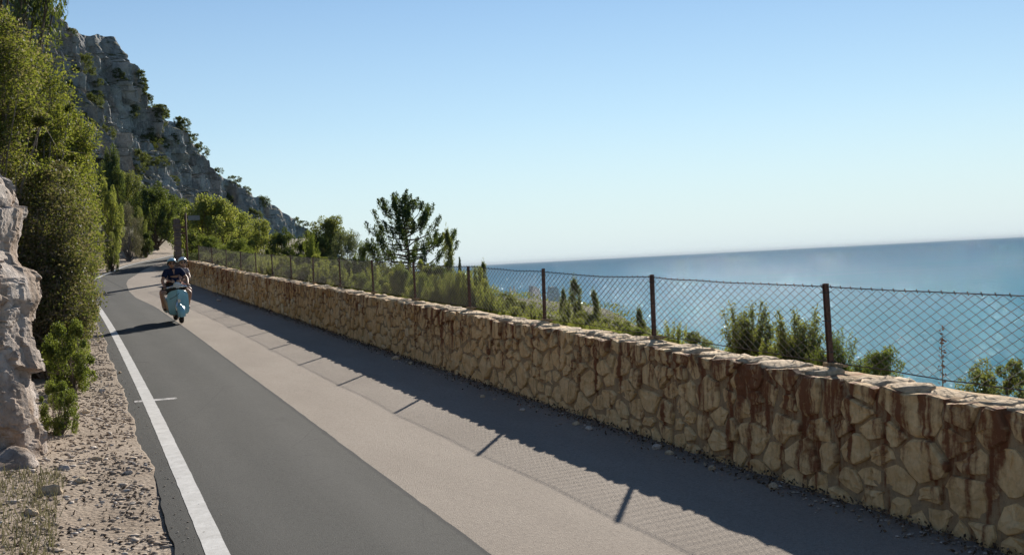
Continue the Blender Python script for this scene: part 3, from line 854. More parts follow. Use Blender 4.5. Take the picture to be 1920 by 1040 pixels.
sN = -4 + 26 * rng.random(n) ** 1.5; eN = .1 + np.abs(rng.normal(0, .7, n)); x, y = P2(sN, d_edge(sN) + eN)
o = link('verge_litter', quad_mesh('verge_litter', leaf_quads(np.stack([x, y, zverge(sN, eN) + .006], -1), .045, .35) , M['litter'])); kind(o, 'stuff', 'dry leaves and twigs scattered on the left verge')
def hit_left(px, py):
    v = ray(px, py); Y = 5.0
    while Y < 90:
        x, y = v[0] * Y, Y
        s, d = SD(x, y)
        if v[2] * Y + CZ <= (zverge(s, d - float(d_edge(s))) if d > d_edge(s) else zroad(s)): break
        Y += .04
    return np.array([v[0] * Y, Y, v[2] * Y + CZ])
STN = [(180, 862, .05, 'pale angular stone on the gravel beside the lowest left shrub'), (60, 965, .07, 'whitish fist-sized stone at the lower left corner of the gravel'),
       (150, 905, .06, 'cream stone on the gravel in front of the rock outcrop'), (120, 880, .05, 'flat beige stone close to the foot of the rock outcrop'),
       (205, 815, .045, 'small pale stone in the gravel near the asphalt edge'), (160, 775, .06, 'beige stone half under the middle left shrub'),
       (95, 925, .08, 'broad tan stone below the rock outcrop'), (225, 700, .04, 'small white stone at the broken asphalt edge'), (190, 735, .05, 'rounded tan stone on the verge beside the white line'), (240, 888, .035, 'dark grey lump of tar on the gravel edge')]
for i, (px, py, sz, lb) in enumerate(STN):
    p = hit_left(px, py); o = link('rock', rk[i % 5]); o.location = p + np.array([0, 0, sz * .25]); o.scale = (sz * 1.3, sz, sz * .9); o.rotation_euler = (.2 * i, 0, i * 2.1)
    tag(o, lb, 'rock', 'loose stones on the left verge')

# ------------------------------------------------------------------ rock outcrop on the left
def boulder(name, c, r, seed, parent, sub=5, amp=.22, facet=.5):
    V, F = ico(sub)
    n_ = fbm(V * 1.1 + seed, 3, seed); n2_ = fbm(V * 3.3 + seed, 4, seed + 5, .55, True)
    pl_ = np.random.default_rng(seed).normal(0, 1, (16, 3)); pl_ /= np.linalg.norm(pl_, axis=1)[:, None]
    W = V.copy()
    for k_, q_ in enumerate(pl_):                                   # flat fracture planes cut off the round form
        dd_ = W @ q_ - (.62 + .03 * (k_ % 6)); W = W - np.clip(dd_, 0, None)[:, None] * q_ * .93
    W = W * (1 + amp * n_ + amp * .38 * n2_)[:, None] * np.array(r) + np.array(c)
    me = D.meshes.new(name); me.from_pydata(W.tolist(), [], F.tolist()); me.materials.append(M['outcrop'])
    me.polygons.foreach_set('use_smooth', [True] * len(me.polygons)); me.update()
    return link(name, me, parent)
b0 = at(-40, 860, 11.0); b0[2] = ground_left(b0[0], b0[1])
oc = empty('rock_outcrop', b0); tag(oc, 'pinkish grey limestone outcrop with pale broken faces at the left edge', 'rock')
def rel(px, py, Y): return at(px, py, Y) - np.array(oc.location)
prof = np.array([(285, -90), (300, -45), (330, -18), (370, -4), (420, -12), (470, -24), (492, -14), (520, 12), (560, 20), (600, 10), (650, 18), (700, 34), (760, 40), (820, 40), (870, 38), (905, 30), (960, 20)], float)
NA, NZ = 150, 190
aa = np.linspace(R(-120), R(125), NA); yy_ = np.linspace(285, 960, NZ)
Pf = np.zeros((NZ, NA, 3))
for i, yv in enumerate(yy_):
    e_ = at(np.interp(yv, prof[:, 0], prof[:, 1]) - 4 + np.interp(yv, [470, 640, 900], [22, 4, 26]), yv, 11.2)
    topf = np.clip((yv - 285) / 60, 0, 1) ** .5
    rx_, ry_ = 1.7 * (.35 + .65 * topf), 1.5 * (.3 + .7 * topf)
    Pf[i] = np.stack([e_[0] - rx_ * (1 - np.cos(aa)), e_[1] + ry_ * np.sin(aa), e_[2] + 0 * aa], -1)
dirn = np.stack([np.cos(aa), np.sin(aa), 0 * aa], -1)[None]
f1 = fbm(Pf * np.array([1.3, 1.3, 1.6]), 3, 141); f2 = fbm(Pf * np.array([3.2, 3.2, 4.5]), 4, 145, .55, True); f3 = fbm(Pf * 9, 4, 149, .6, True)
blk = np.round(f1 * 3.2) / 3.2
edge_keep = (1 - .55 * np.exp(-(aa / .35) ** 2))[None]
Pf = Pf + dirn * ((.13 * facets(Pf + .12 * f1[..., None], 46, 5) + .055 * facets(Pf + .05 * f2[..., None], 320, 6) + .07 * f1 + .03 * f2 + .022 * f3) * edge_keep)[..., None]
Pf -= np.array(oc.location)
link('rock_face', grid_mesh('rock_face', Pf, M['outcrop'], None, False), oc)
tc = Pf[0].mean(0) + np.array([0, 0, .12]); MB().add(np.r_[Pf[0], tc[None]], [(k, k + 1, NA) for k in range(NA - 1)]).build('rock_top', M['outcrop'], oc, False)
boulder('foot_block', rel(-25, 890, 10.7), (.42, .45, .26), 9, oc, 4)

# ------------------------------------------------------------------ cliff
rp = np.array([(-130, -330), (-60, -230), (0, -110), (55, -30), (95, 15), (130, 42), (152, 64), (190, 66), (209, 72), (214, 95), (231, 130), (237, 165), (262, 196), (292, 214), (312, 226), (342, 236), (356, 262), (378, 288), (384, 302), (410, 326), (440, 343), (480, 367), (512, 386), (545, 408), (570, 424), (600, 450), (640, 480), (700, 520)], float)
rt = np.cumsum(np.r_[0, np.hypot(*np.diff(rp, axis=0).T)]); rt /= rt[-1]
NU, NV = 420, 230
u = np.linspace(0, 1, NU)
rx_ = np.interp(u, rt, rp[:, 0]); ry_ = np.interp(u, rt, rp[:, 1])
Yr = np.interp(rx_, [-130, 60, 575, 700], [185, 215, 335, 350])
ridge = np.array([at(a, b, c) for a, b, c in zip(rx_, ry_, Yr)])
tang = np.gradient(ridge[:, :2], axis=0); tang /= np.linalg.norm(tang, axis=1)[:, None]
nrm = np.stack([tang[:, 1], -tang[:, 0]], -1)          # towards the sea and the road
nrm = np.stack([np.convolve(np.pad(nrm[:, k], 40, mode='edge'), np.ones(81) / 81, 'valid') for k in (0, 1)], -1)
v = np.r_[np.linspace(-.35, 0, 30)[:-1], np.linspace(0, 1, NV - 29)]
base_z = 40.0
Pc = np.zeros((NU, NV, 3))
hgt = ridge[:, 2] - base_z
for j, vj in enumerate(v):
    if vj < 0:
        Pc[:, j, :2] = ridge[:, :2] + nrm * (vj * 90)[..., None] if False else ridge[:, :2] + nrm * (vj * 90)
        Pc[:, j, 2] = ridge[:, 2] + vj * 45
    else:
        prof = np.interp(vj, [0, .08, .3, .36, .62, .70, 1.0], [0, .03, .10, .17, .27, .38, .62])
        Pc[:, j, :2] = ridge[:, :2] + nrm * (prof * np.maximum(hgt, 14))[:, None]
        Pc[:, j, 2] = ridge[:, 2] - vj * (hgt + 12)
Q = Pc * np.array([1, 1, .45])
outv = np.concatenate([nrm, np.zeros((NU, 1))], 1)[:, None, :]
amp = np.clip(hgt / 45, .25, 1)[:, None]
fade = np.clip(np.abs(v)[None] * 14, .25, 1)
b1 = fbm(Q / 17.0, 4, 81); b2 = fbm(Q / 6.0, 4, 85, .55, True); b3 = fbm(Pc / np.array([2.6, 2.6, 2.6]), 3, 89, .6)
gul = np.abs(fbm(Pc * np.array([.055, .055, .012]), 4, 95)) ** .7
b4 = fbm(Pc / 1.2, 3, 191, .6)
disp = (5.0 * b1 + 2.0 * facets(Q + 1.5 * b1[..., None], 420, 7) + 2.2 * b2 + 1.6 * b3 + .8 * b4 - 12.0 * (.35 - gul).clip(0)) * amp * fade
Pc = Pc + outv * disp[..., None]
Pc[..., 2] += 1.1 * b3 * np.clip(.2 + np.abs(v)[None] * 10, 0, 1) + .9 * fbm(Pc / 4.0, 3, 99) * (v[None] <= .03)
step = 5.5; Pc[..., 2] += .22 * (np.round(Pc[..., 2] / step + .4 * b1) * step - Pc[..., 2]) * (v[None] > .04)
cl = link('cliff', grid_mesh('cliff', Pc, M['cliff'], None, False)); kind(cl, 'structure', 'steep grey limestone cliff dropping towards the road')
# land between the cliff and the road
gx = np.linspace(-190, 20, 60); gy = np.linspace(-20, 420, 90)
GX, GY = np.meshgrid(gx, gy, indexing='ij')
GZ = np.zeros_like(GX)
for i in range(60):
    for j in range(90):
        if GY[i, j] < 115:
            s_, d_ = SD(GX[i, j], GY[i, j])
            GZ[i, j] = CZ - 3.2 + np.interp(s_, _S, _zfine) + (np.clip(d_ - 30, 0, None) * .35 if d_ > 0 else .8 * d_)
        else:
            GZ[i, j] = CZ - 9 + np.clip(-45 - GX[i, j], 0, None) * .4 - np.clip(GX[i, j] + 40, 0, None) * .8 - 4
GZ += 1.0 * n2(GX * .08, GY * .08, 77)
# the road's own valley stays clear of this sheet
o = link('lower_slope', grid_mesh('lower_slope', np.stack([GX, GY, GZ], -1)[:, ::-1], M['slope'])); kind(o, 'structure', 'scrubby ground at the foot of the cliff')

# ------------------------------------------------------------------ foliage prototypes (unit size: about 1 wide, 1 tall)
def stems_to(mb, ends, rs, r0=.02, base=(0, 0, 0), sides=4, mid=.35, spread=.06, r1=.003):
    for e in ends:
        b = np.array(base) + np.r_[rs.normal(0, spread * .4, 2), 0]
        m = b + (e - b) * mid + np.r_[rs.normal(0, spread, 2), abs(rs.normal(0, spread))]
        mm = b + (e - b) * .7 + np.r_[rs.normal(0, spread * .6, 2), abs(rs.normal(0, spread * .5))]
        mb.tube(np.array([b, m, mm, e]), [r0, r0 * .6, r0 * .35, r1], sides, False)
def proto(kind_, seed, nleaf=7000, leaf=.028, aspect=.5, trunk_h=.0, clumps=55, stem_r=.012):
    rs = np.random.default_rng(seed)
    mb = MB()
    if kind_ == 'round' or kind_ == 'tree':
        a = rs.normal(0, 1, (clumps, 3)); a /= np.linalg.norm(a, axis=1)[:, None]
        a[:, 2] = np.where(a[:, 2] < -.85, -a[:, 2], a[:, 2])
        lob = 1 + .32 * fbm(a * 1.7 + seed, 3, seed)
        rr = (.30 + .70 * rs.random(clumps) ** .45) * lob
        zc = trunk_h + (1 - trunk_h) * .46
        C = np.stack([a[:, 0] * rr * .43, a[:, 1] * rr * .43, zc + a[:, 2] * rr * (1 - trunk_h) * .47], -1)
        C[:, 2] = np.clip(C[:, 2], .03 + trunk_h * .8, None)
        cr = rs.uniform(.05, .11, clumps)
        idx = rs.integers(0, clumps, nleaf)
        g_ = rs.normal(0, 1, (nleaf, 3)); g_ /= np.linalg.norm(g_, axis=1)[:, None]
        Pl = C[idx] + g_ * (cr[idx] * (.35 + .75 * rs.random(nleaf) ** .5))[:, None]
        stems_to(mb, C[: 40], rs, stem_r, (0, 0, 0), 4, .5 if trunk_h else .35, .05)
        if trunk_h: mb.tube(np.array([[0, 0, -.05], [.01, 0, trunk_h * .5], [.0, .01, trunk_h + .1], [.01, .0, trunk_h + .3]]), [stem_r * 2.4, stem_r * 2, stem_r * 1.6, stem_r], 7)
    elif kind_ == 'brush':       # upright open shrub, stems showing
        n = clumps
        ang = rs.uniform(0, 6.28, n); lean = rs.uniform(.05, .42, n) ; L = rs.uniform(.55, 1.0, n)
        E_ = np.stack([np.cos(ang) * lean, np.sin(ang) * lean, L * np.sqrt(1 - lean ** 2)], -1); E_[:, 2] *= .97
        idx = rs.integers(0, n, nleaf); f_ = .42 + .60 * rs.random(nleaf) ** .75
        Pl = E_[idx] * f_[:, None] + rs.normal(0, 1, (nleaf, 3)) * (.022 + .022 * (1 - f_))[:, None]
        stems_to(mb, E_, rs, stem_r, (0, 0, 0), 4, .4, .03)
    elif kind_ == 'cone':        # narrow juniper spire
        n = clumps
        zc = rs.random(n) ** 1.15; ang = rs.uniform(0, 6.28, n); w = .42 * (1 - zc) ** .75 * rs.uniform(.35, 1.05, n)
        C = np.stack([np.cos(ang) * w, np.sin(ang) * w, .04 + zc * .9], -1)
        idx = rs.integers(0, n, nleaf)
        st = rs.random(nleaf)
        Pl = C[idx] + rs.normal(0, 1, (nleaf, 3)) * np.array([.028, .028, .03]) + np.array([0, 0, 1]) * (st * .09)[:, None]
        stems_to(mb, C[:30], rs, stem_r * .6, (0, 0, .1), 4, .5, .02)
        mb.tube(np.array([[0, 0, 0], [.01, 0, .5], [0, 0, 1.0]]), [stem_r, stem_r * .6, .002], 5)
        Pl = np.concatenate([Pl, np.stack([rs.normal(0, .012, 160), rs.normal(0, .012, 160), rs.uniform(.85, 1.03, 160)], -1)])
    q = leaf_quads(Pl, leaf, aspect, .25, None, rs)
    q[..., 2] = np.maximum(q[..., 2], -.03)
    return mb, q
PR = {}
def reg(key, matleaf, matstem, *a, **k):
    mb, q = proto(*a, **k)
    me = quad_mesh('crown', q, M[matleaf])
    st = mb.build('trunk', M[matstem]); sm = st.data; D.objects.remove(st)
    PR[key] = (sm, me)
reg('bright1', 'L_bright', 'bark', 'round', 103, 17000, .027, .5, 0, 80)
reg('bright2', 'L_bright', 'twig', 'round', 104, 14000, .034, .5, 0, 60)
reg('yellow1', 'L_yellow', 'bark', 'tree', 105, 18000, 0.0275, .5, .18, 80)
reg('yellow2', 'L_yellow', 'bark', 'tree', 106, 18000, 0.0275, .5, .12, 70)
reg('olive1', 'L_olive', 'bark', 'round', 107, 13500, 0.0300, .5, 0, 60)
reg('olive2', 'L_olive', 'bark', 'tree', 108, 16500, 0.0275, .5, .15, 70)
reg('dark1', 'L_dark', 'bark', 'round', 109, 13500, 0.0325, .5, 0, 60)
reg('dark2', 'L_dark', 'bark', 'tree', 110, 18000, 0.0275, .5, .12, 80)
reg('grey1', 'L_grey', 'bark', 'round', 111, 12000, 0.0275, .4, 0, 60)
reg('twiggy', 'L_twig', 'greytwig', 'round', 112, 13500, 0.0275, .22, 0, 70, .012)
reg('brush1', 'L_olive', 'greytwig', 'brush', 113, 9500, .034, .42, 0, 44, .007)
reg('brush2', 'L_bright', 'greytwig', 'brush', 114, 8500, .034, .42, 0, 40, .007)
reg('brush3', 'L_yellow', 'greytwig', 'brush', 115, 5400, 0.0400, .42, 0, 36, .008)
reg('cone1', 'L_olive', 'bark', 'cone', 116, 7500, 0.0375, .35, 0, 70, .012)
reg('cone2', 'L_pine', 'bark', 'cone', 117, 7500, 0.0375, .35, 0, 60, .012)
reg('cliff1', 'L_cliff', 'bark', 'round', 118, 3200, .045, .6, 0, 40)
reg('cliff2', 'L_cliff', 'bark', 'round', 119, 2600, .045, .6, 0, 30)

_pn = {'big': 'bush', 'bright': 'bush', 'yellow': 'tree', 'olive': 'bush', 'dark': 'tree', 'grey': 'bush', 'twiggy': 'shrub', 'brush': 'shrub', 'cone': 'juniper', 'cliff': 'cliff_shrub'}
def plant(key, loc, w, h, rz, label, cat, group=None, name=None, wy=None, stems=True):
    e = empty(name or cat.replace(' ', '_'), loc, rz); e.scale = (w, wy or w, h)
    st, cr = PR[key]
    if stems: link('trunk', st, e)
    link('crown', cr, e)
    return tag(e, label, cat, group)
def plant_px(key, px, ytop, wpx, Y, label, cat, side='sea', group=None, ybase=None, rz=None, sink=.05, name=None, wy=None):
    """stand a plant Y metres ahead so that its top and width come out as measured in the photograph"""
    p = at(px, ytop, Y); x, y = p[0], p[1]
    zg = at(px, ybase, Y)[2] if ybase is not None else (ground_sea(x, y) if side == 'sea' else ground_left(x, y))
    h = p[2] - zg + sink
    return plant(key, (x, y, zg - sink), 1.28 * wpx * Y / FPX, max(h, .2) * 1.02, rng.uniform(0, 6.28) if rz is None else rz, label, cat, group, name, wy)
def fenceY(px, py=540):
    v = ray(px, py)
    i = int(np.argmin(np.abs(_X / np.maximum(_Y, 1) - v[0]) + (_Y < 3) * 9 + (_S > 50) * 9)); return float(_Y[i])

# ------------------------------------------------------------------ plants on the cliff side
def big_bush(px, ytop, wpx, Y, seed, nleaf, label, leaf=.075, ylow=None, mat='L_big'):
    """a large bush at its true size, rooted on the bank"""
    rs = np.random.default_rng(seed)
    tp = at(px, ytop, Y); x, y = tp[0], tp[1]; zg = ground_left(x, y); H = tp[2] - zg; W = wpx * Y / FPX / 2
    lowz = max(.1, (at(px, ylow, Y)[2] - zg) if ylow else .1)
    nc = 150
    a = rs.normal(0, 1, (nc, 3)); a /= np.linalg.norm(a, axis=1)[:, None]
    rr = (.45 + .55 * rs.random(nc) ** .5) * (1 + .28 * fbm(a * 1.9 + seed, 3, seed))
    zc = (lowz + H) / 2
    C = np.stack([a[:, 0] * rr * W, a[:, 1] * rr * W * .85, zc + a[:, 2] * rr * (H - lowz) / 2 * .95], -1)
    C[:, 2] = np.clip(C[:, 2], .15, None)
    cr = rs.uniform(.16, .38, nc)
    sh_ = rs.random(nc) < .12; C[sh_] = np.array([0, 0, zc]) + (C[sh_] - np.array([0, 0, zc])) * 1.28; cr[sh_] *= .55
    idx = rs.integers(0, nc, nleaf); g_ = rs.normal(0, 1, (nleaf, 3)); g_ /= np.linalg.norm(g_, axis=1)[:, None]
    Pl = C[idx] + g_ * (cr[idx] * (.3 + .8 * rs.random(nleaf) ** .6))[:, None] * np.array([1.1, 1.1, .8])
    e = empty('bush', (x, y, zg), 0)
    mb = MB(); stems_to(mb, C[:70], rs, .035, (0, 0, -.1), 5, .45, .12, .006); mb.build('trunk', M['twig'], e)
    tw = MB()
    for k in rs.integers(0, nc, 130):
        d_ = rs.normal(0, 1, 3); d_ /= np.linalg.norm(d_); tw.tube(np.array([C[k], C[k] + d_ * .22 + [0, 0, .03], C[k] + d_ * .5]), [.007, .005, .002], 3, False)
    tw.build('twigs', M['greytwig'], e)['kind'] = 'stuff'
    link('crown', quad_mesh('crown', leaf_quads(Pl, leaf, .5, .2, None, rs), M[mat]), e)
    tag(e, label, 'bush')
for a_ in [(-65, -15, 270, 17.5, 201, 46000, 'huge yellow-green bush crowning the rock outcrop at the left edge', .05, 400),
    (48, 70, 140, 21.5, 202, 30000, 'high leafy bush left of the tallest roadside foliage', .055, 400),
    (72, 172, 186, 23.0, 203, 50000, 'tall dense bush leaning out over the left edge of the road', .06, 480),
    (84, 285, 150, 22.0, 204, 42000, 'yellow-green bush bulging towards the white line', .055, 570),
    (50, 300, 190, 18.0, 205, 36000, 'shaded bush just right of the upper outcrop block', .05, 620),
    (112, 375, 84, 27.0, 206, 24000, 'bush behind the bulging one, nearest the bend', .065, None),
    (70, 440, 170, 17.8, 207, 32000, 'low shaded bush above the glossy shrub', .048, None),
    (142, 275, 54, 32.0, 208, 14000, 'slim bush top showing beyond the tall roadside bushes', .075, None)]:
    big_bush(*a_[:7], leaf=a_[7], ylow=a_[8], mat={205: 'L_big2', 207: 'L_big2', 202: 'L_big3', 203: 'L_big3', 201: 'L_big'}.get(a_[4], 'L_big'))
plant_px('bright1', 118, 466, 92, 19.0, 'glossy bright green shrub hiding the bend of the white line', 'shrub', 'left')
plant_px('bright2', 128, 598, 86, 16.2, 'leafy green shrub sprawling on the gravel between two other shrubs', 'shrub', 'left')
plant_px('bright2', 106, 712, 66, 12.7, 'small green shrub at the foot of the rock outcrop', 'shrub', 'left', rz=1.0)
reg('over', 'L_dark', 'bark', 'tree', 131, 13500, 0.0275, .35, .66, 60, .02)
p = at(0, 300, 25.0); zg = ground_left(p[0], p[1])
plant('over', (p[0], p[1], zg - .1), 3.4, (at(0, 12, 25.0)[2] - zg) / .70, .4, 'dark overhanging tree whose lowest branches show in the top left corner', 'tree')
plant_px('yellow2', 198, 335, 48, 60, 'yellow-green bush beside the far bend of the road', 'bush', 'left', rz=.5)
plant_px('olive1', 206, 432, 30, 58, 'low olive bush overhanging the far left verge', 'bush', 'left')
plant_px('twiggy', 236, 376, 56, 68, 'grey-brown half-dry rounded bush above the far left verge', 'bush', 'left', name='bush')
plant_px('olive1', 259, 386, 30, 72, 'green bush just right of the grey half-dry bush', 'bush', 'left')
plant_px('dark1', 286, 342, 78, 78, 'tall dark green tree rising at the far bend under the cliff', 'tree', 'left')
plant_px('dark1', 270, 430, 34, 72, 'low dark bush at the foot of the tall dark tree', 'bush', 'left')
plant_px('bright1', 304, 405, 46, 86, 'fresh green bush at the right of the tall dark tree', 'bush', 'left')
plant_px('dark2', 326, 400, 58, 96, 'deep green tree closing off the end of the road', 'tree', 'left', ybase=486)
plant_px('olive1', 350, 430, 40, 99, 'olive bush behind the stone gate pillar', 'bush', 'left', ybase=488)
plant_px('olive2', 232, 315, 70, 105, 'olive tree against the lower cliff above the grey bush', 'tree', 'left', ybase=470)
plant_px('dark2', 205, 270, 50, 100, 'shadowy tree between the roadside bush and the cliff', 'tree', 'left', ybase=470)

# ------------------------------------------------------------------ plants beyond the wall
plant_px('yellow1', 388, 362, 118, 66, 'broad yellow-green tree behind the far end of the fence', 'tree')
plant_px('yellow2', 438, 392, 84, 74, 'yellow-green tree just right of the broad one, below the cliff', 'tree')
plant_px('yellow2', 480, 412, 76, 64, 'low yellow-green tree sloping down towards the dark bush', 'tree', rz=2.5)
plant_px('bright1', 352, 428, 52, 70, 'bright green bush directly right of the stone gate pillar', 'bush', name='bush')
plant_px('bright1', 392, 440, 70, 58, 'bright green bush below the broad yellow-green tree', 'bush')
plant_px('bright1', 440, 448, 70, 54, 'green bush behind the fence below the cliff foot', 'bush', rz=1.2)
plant_px('dark1', 527, 427, 52, 62, 'dark green bush where the cliff foot meets the fence', 'bush')
plant_px('dark1', 566, 444, 40, 60, 'dark bush filling the dip left of the pale sapling', 'bush')
plant_px('brush2', 580, 434, 36, 45, 'young pale green sapling standing up behind the fence', 'sapling')
plant_px('olive2', 616, 402, 82, 56, 'rounded olive-green tree above the middle of the fence', 'tree')
plant_px('grey1', 648, 428, 62, 50, 'grey-green bush to the right of the rounded olive tree', 'bush')
plant_px('dark1', 596, 432, 46, 54, 'dark bush in front of the rounded olive tree', 'bush')
plant_px('bright1', 682, 453, 40, 44, 'bright green bush just left of the tall open juniper', 'bush')
plant_px('cone1', 838, 438, 50, 37, 'olive juniper spire right of the tall open juniper', 'juniper')
plant_px('cone2', 862, 488, 22, 34, 'small dark juniper tip left of the fence post on the skyline', 'juniper')
plant_px('cone1', 906, 496, 42, 30, 'feathery juniper standing right of the skyline fence post', 'juniper')
plant_px('olive1', 948, 545, 78, 27, 'rounded olive bush on the slope left of the ruined tower', 'bush')
plant_px('olive1', 985, 562, 60, 25, 'low olive bush in front of the ruined tower', 'bush', rz=1.0)
plant_px('brush3', 1000, 575, 50, 21, 'yellowish shrub at the foot of the ruined tower', 'shrub')
plant_px('cone1', 1076, 528, 62, 21, 'upright juniper spire right of the ruined tower', 'juniper')
plant_px('cone1', 1056, 546, 38, 22, 'thin juniper tip between the tower and the taller spire', 'juniper')
plant_px('cone1', 1113, 550, 50, 19.5, 'dark juniper spire standing lowest of the row by the tower', 'juniper')
plant_px('olive1', 1098, 580, 84, 19, 'rounded green bush under the dark juniper spire', 'bush')
plant_px('olive1', 1150, 592, 76, 18, 'olive bush midway between the two middle fence posts', 'bush', rz=2.2)
plant_px('brush3', 1140, 606, 56, 16.5, 'yellow-green shrub low behind the wall between the middle posts', 'shrub')
plant_px('cone1', 1198, 583, 54, 17, 'little juniper close to the third fence post from the right', 'juniper')
plant_px('bright1', 1188, 612, 84, 15.6, 'spreading green bush touching the third fence post from the right', 'bush')
plant_px('brush3', 1258, 600, 56, fenceY(1258) + 1.6, 'yellow-green leafy shrub right of the third post, above the wall', 'shrub')
plant_px('olive1', 1398, 612, 84, fenceY(1398) + 1.7, 'bushy olive growth at the foot of the twin-topped shrub', 'bush')
plant_px('olive1', 1500, 622, 84, fenceY(1500) + 1.6, 'bushy olive growth at the foot of the pale-stemmed shrub', 'bush', rz=2.0)
plant_px('brush1', 1402, 560, 120, fenceY(1402) + 1.5, 'twin-topped open shrub against the sea between the nearest posts', 'shrub')
plant_px('brush1', 1492, 572, 116, fenceY(1492) + 1.4, 'open shrub with pale stems left of the nearest post', 'shrub', rz=1.4)
plant_px('brush3', 1440, 632, 70, fenceY(1440) + 1.1, 'low yellowish shrub between the two open shrubs', 'shrub')
plant_px('brush2', 1572, 618, 78, fenceY(1572) + 1.3, 'leafy shrub directly behind the nearest fence post', 'shrub')
plant_px('brush2', 1536, 652, 60, fenceY(1536) + .9, 'low green shrub just left of the nearest fence post', 'shrub', rz=.7)
plant_px('bright1', 1642, 653, 112, fenceY(1642) + 1.4, 'rounded green bush right of the nearest fence post', 'bush')
plant_px('brush2', 1606, 672, 56, fenceY(1606) + 1.0, 'small shrub between the nearest post and the rounded bush', 'shrub')
plant_px('olive1', 1872, 666, 150, fenceY(1872) + 1.5, 'dusky olive bush above the wall at the right edge', 'bush')
KN = {'olive1': 'olive green', 'bright1': 'fresh green', 'brush1': 'thin open', 'grey1': 'grey-green', 'brush3': 'yellowish open', 'yellow2': 'yellow-green', 'dark1': 'dark green', 'dark2': 'tall dark green'}
ks = ['olive1', 'bright1', 'brush1', 'grey1', 'brush3', 'olive1', 'yellow2', 'dark1']
i = 0
for row, (dy0, dy1, up0, up1) in enumerate([(2.2, 4.5, 4, 34), (6, 14, -8, 12)]):
    for px in np.arange(470 + row * 9, 905, 19 if row == 0 else 24):
        Yf = fenceY(px); ft = np.interp(px, [360, 515, 643, 782, 885], [463, 474, 484, 494, 499])
        wall_t = np.interp(px, [360, 515, 643, 782, 885], [489, 522, 545, 568, 584])
        up = rng.uniform(up0, up1) * (wall_t - ft) / 75 + ft
        kk_ = ks[int(rng.integers(0, len(ks)))]
        plant_px(kk_, px + rng.uniform(-6, 6), up, rng.uniform(34, 58) * (1 if row else 1.0), Yf * (1 + row * .12) + rng.uniform(dy0, dy1) * .9, KN[kk_] + (' scrub bush close behind the fence wire left of the skyline post' if row == 0 else ' scrub bush in the second row behind the fence wire'), 'scrub', group='scrub behind the fence', name='scrub_bush')
        i += 1
for px in np.arange(372, 470, 22):
    kk_ = ks[int(rng.integers(0, 6))]
    plant_px(kk_, px, rng.uniform(466, 476), 44, fenceY(px) + rng.uniform(3, 6), KN[kk_] + ' scrub bush seen through the fence wire near its far end', 'scrub', group='scrub at the far end of the fence', name='scrub_bush')

for k in range(160):
    t_ = rng.uniform(8, 75); q = rng.uniform(3, 30) * (t_ / 60 + .25)
    x = H0[0] + t_ * hx + q * hy; y = H0[1] + t_ * hy - q * hx; z = ground_sea(x, y); w_ = rng.uniform(.7, 1.5) * (.6 + t_ / 50)
    a_ = np.array([x, y, z + w_ - CZ]); pxx = IW / 2 + FPX * (a_ @ _R2) / (a_ @ _F2); pyy = IH / 2 - FPX * (a_ @ _U2) / (a_ @ _F2)
    if pyy < np.interp(pxx, [400, 540, 700, 880, 940, 1000, 1100, 1200, 1260, 1300], [462, 478, 488, 518, 548, 575, 588, 605, 640, 700]): continue
    kk_ = ks[int(rng.integers(0, len(ks)))]
    plant(kk_, (x, y, z - .1), w_ * 1.15, w_ * rng.uniform(.6, 1.0), rng.uniform(0, 6.28), 'low ' + KN[kk_] + ' scrub bush on the slope falling to the sea beyond the wall', 'scrub', 'scrub on the seaward slope', 'scrub_bush')
for k in range(46):
    px = rng.uniform(185, 330); Y = rng.uniform(85, 150); x = ray(px, 500)[0] * Y
    z = at(px, np.interp(Y, [85, 150], [490, 410]) + rng.uniform(-10, 10), Y)[2]; w_ = rng.uniform(3, 6)
    kk_ = ['dark1', 'olive1', 'dark2', 'bright1'][k % 4]
    plant(kk_, (x, Y, z - 1.5), w_ * 1.2, w_, rng.uniform(0, 6.28), KN[kk_] + ' bush in the thicket at the foot of the cliff', 'bush', 'thicket under the cliff', 'bush')
for k in range(26):
    px = rng.uniform(330, 560); Y = rng.uniform(80, 170); x = ray(px, 480)[0] * Y
    z = at(px, np.interp(px, [330, 450, 560], [446, 474, 500]) + rng.uniform(-4, 12), Y)[2]; w_ = rng.uniform(2.0, 3.8)
    kk_ = ['dark1', 'olive1', 'yellow2', 'bright1'][k % 4]
    plant(kk_, (x, Y, z - 2), w_ * 1.3, w_, rng.uniform(0, 6.28), KN[kk_] + ' bush in the thicket beyond the far end of the fence', 'bush', 'thicket beyond the fence end', 'bush')

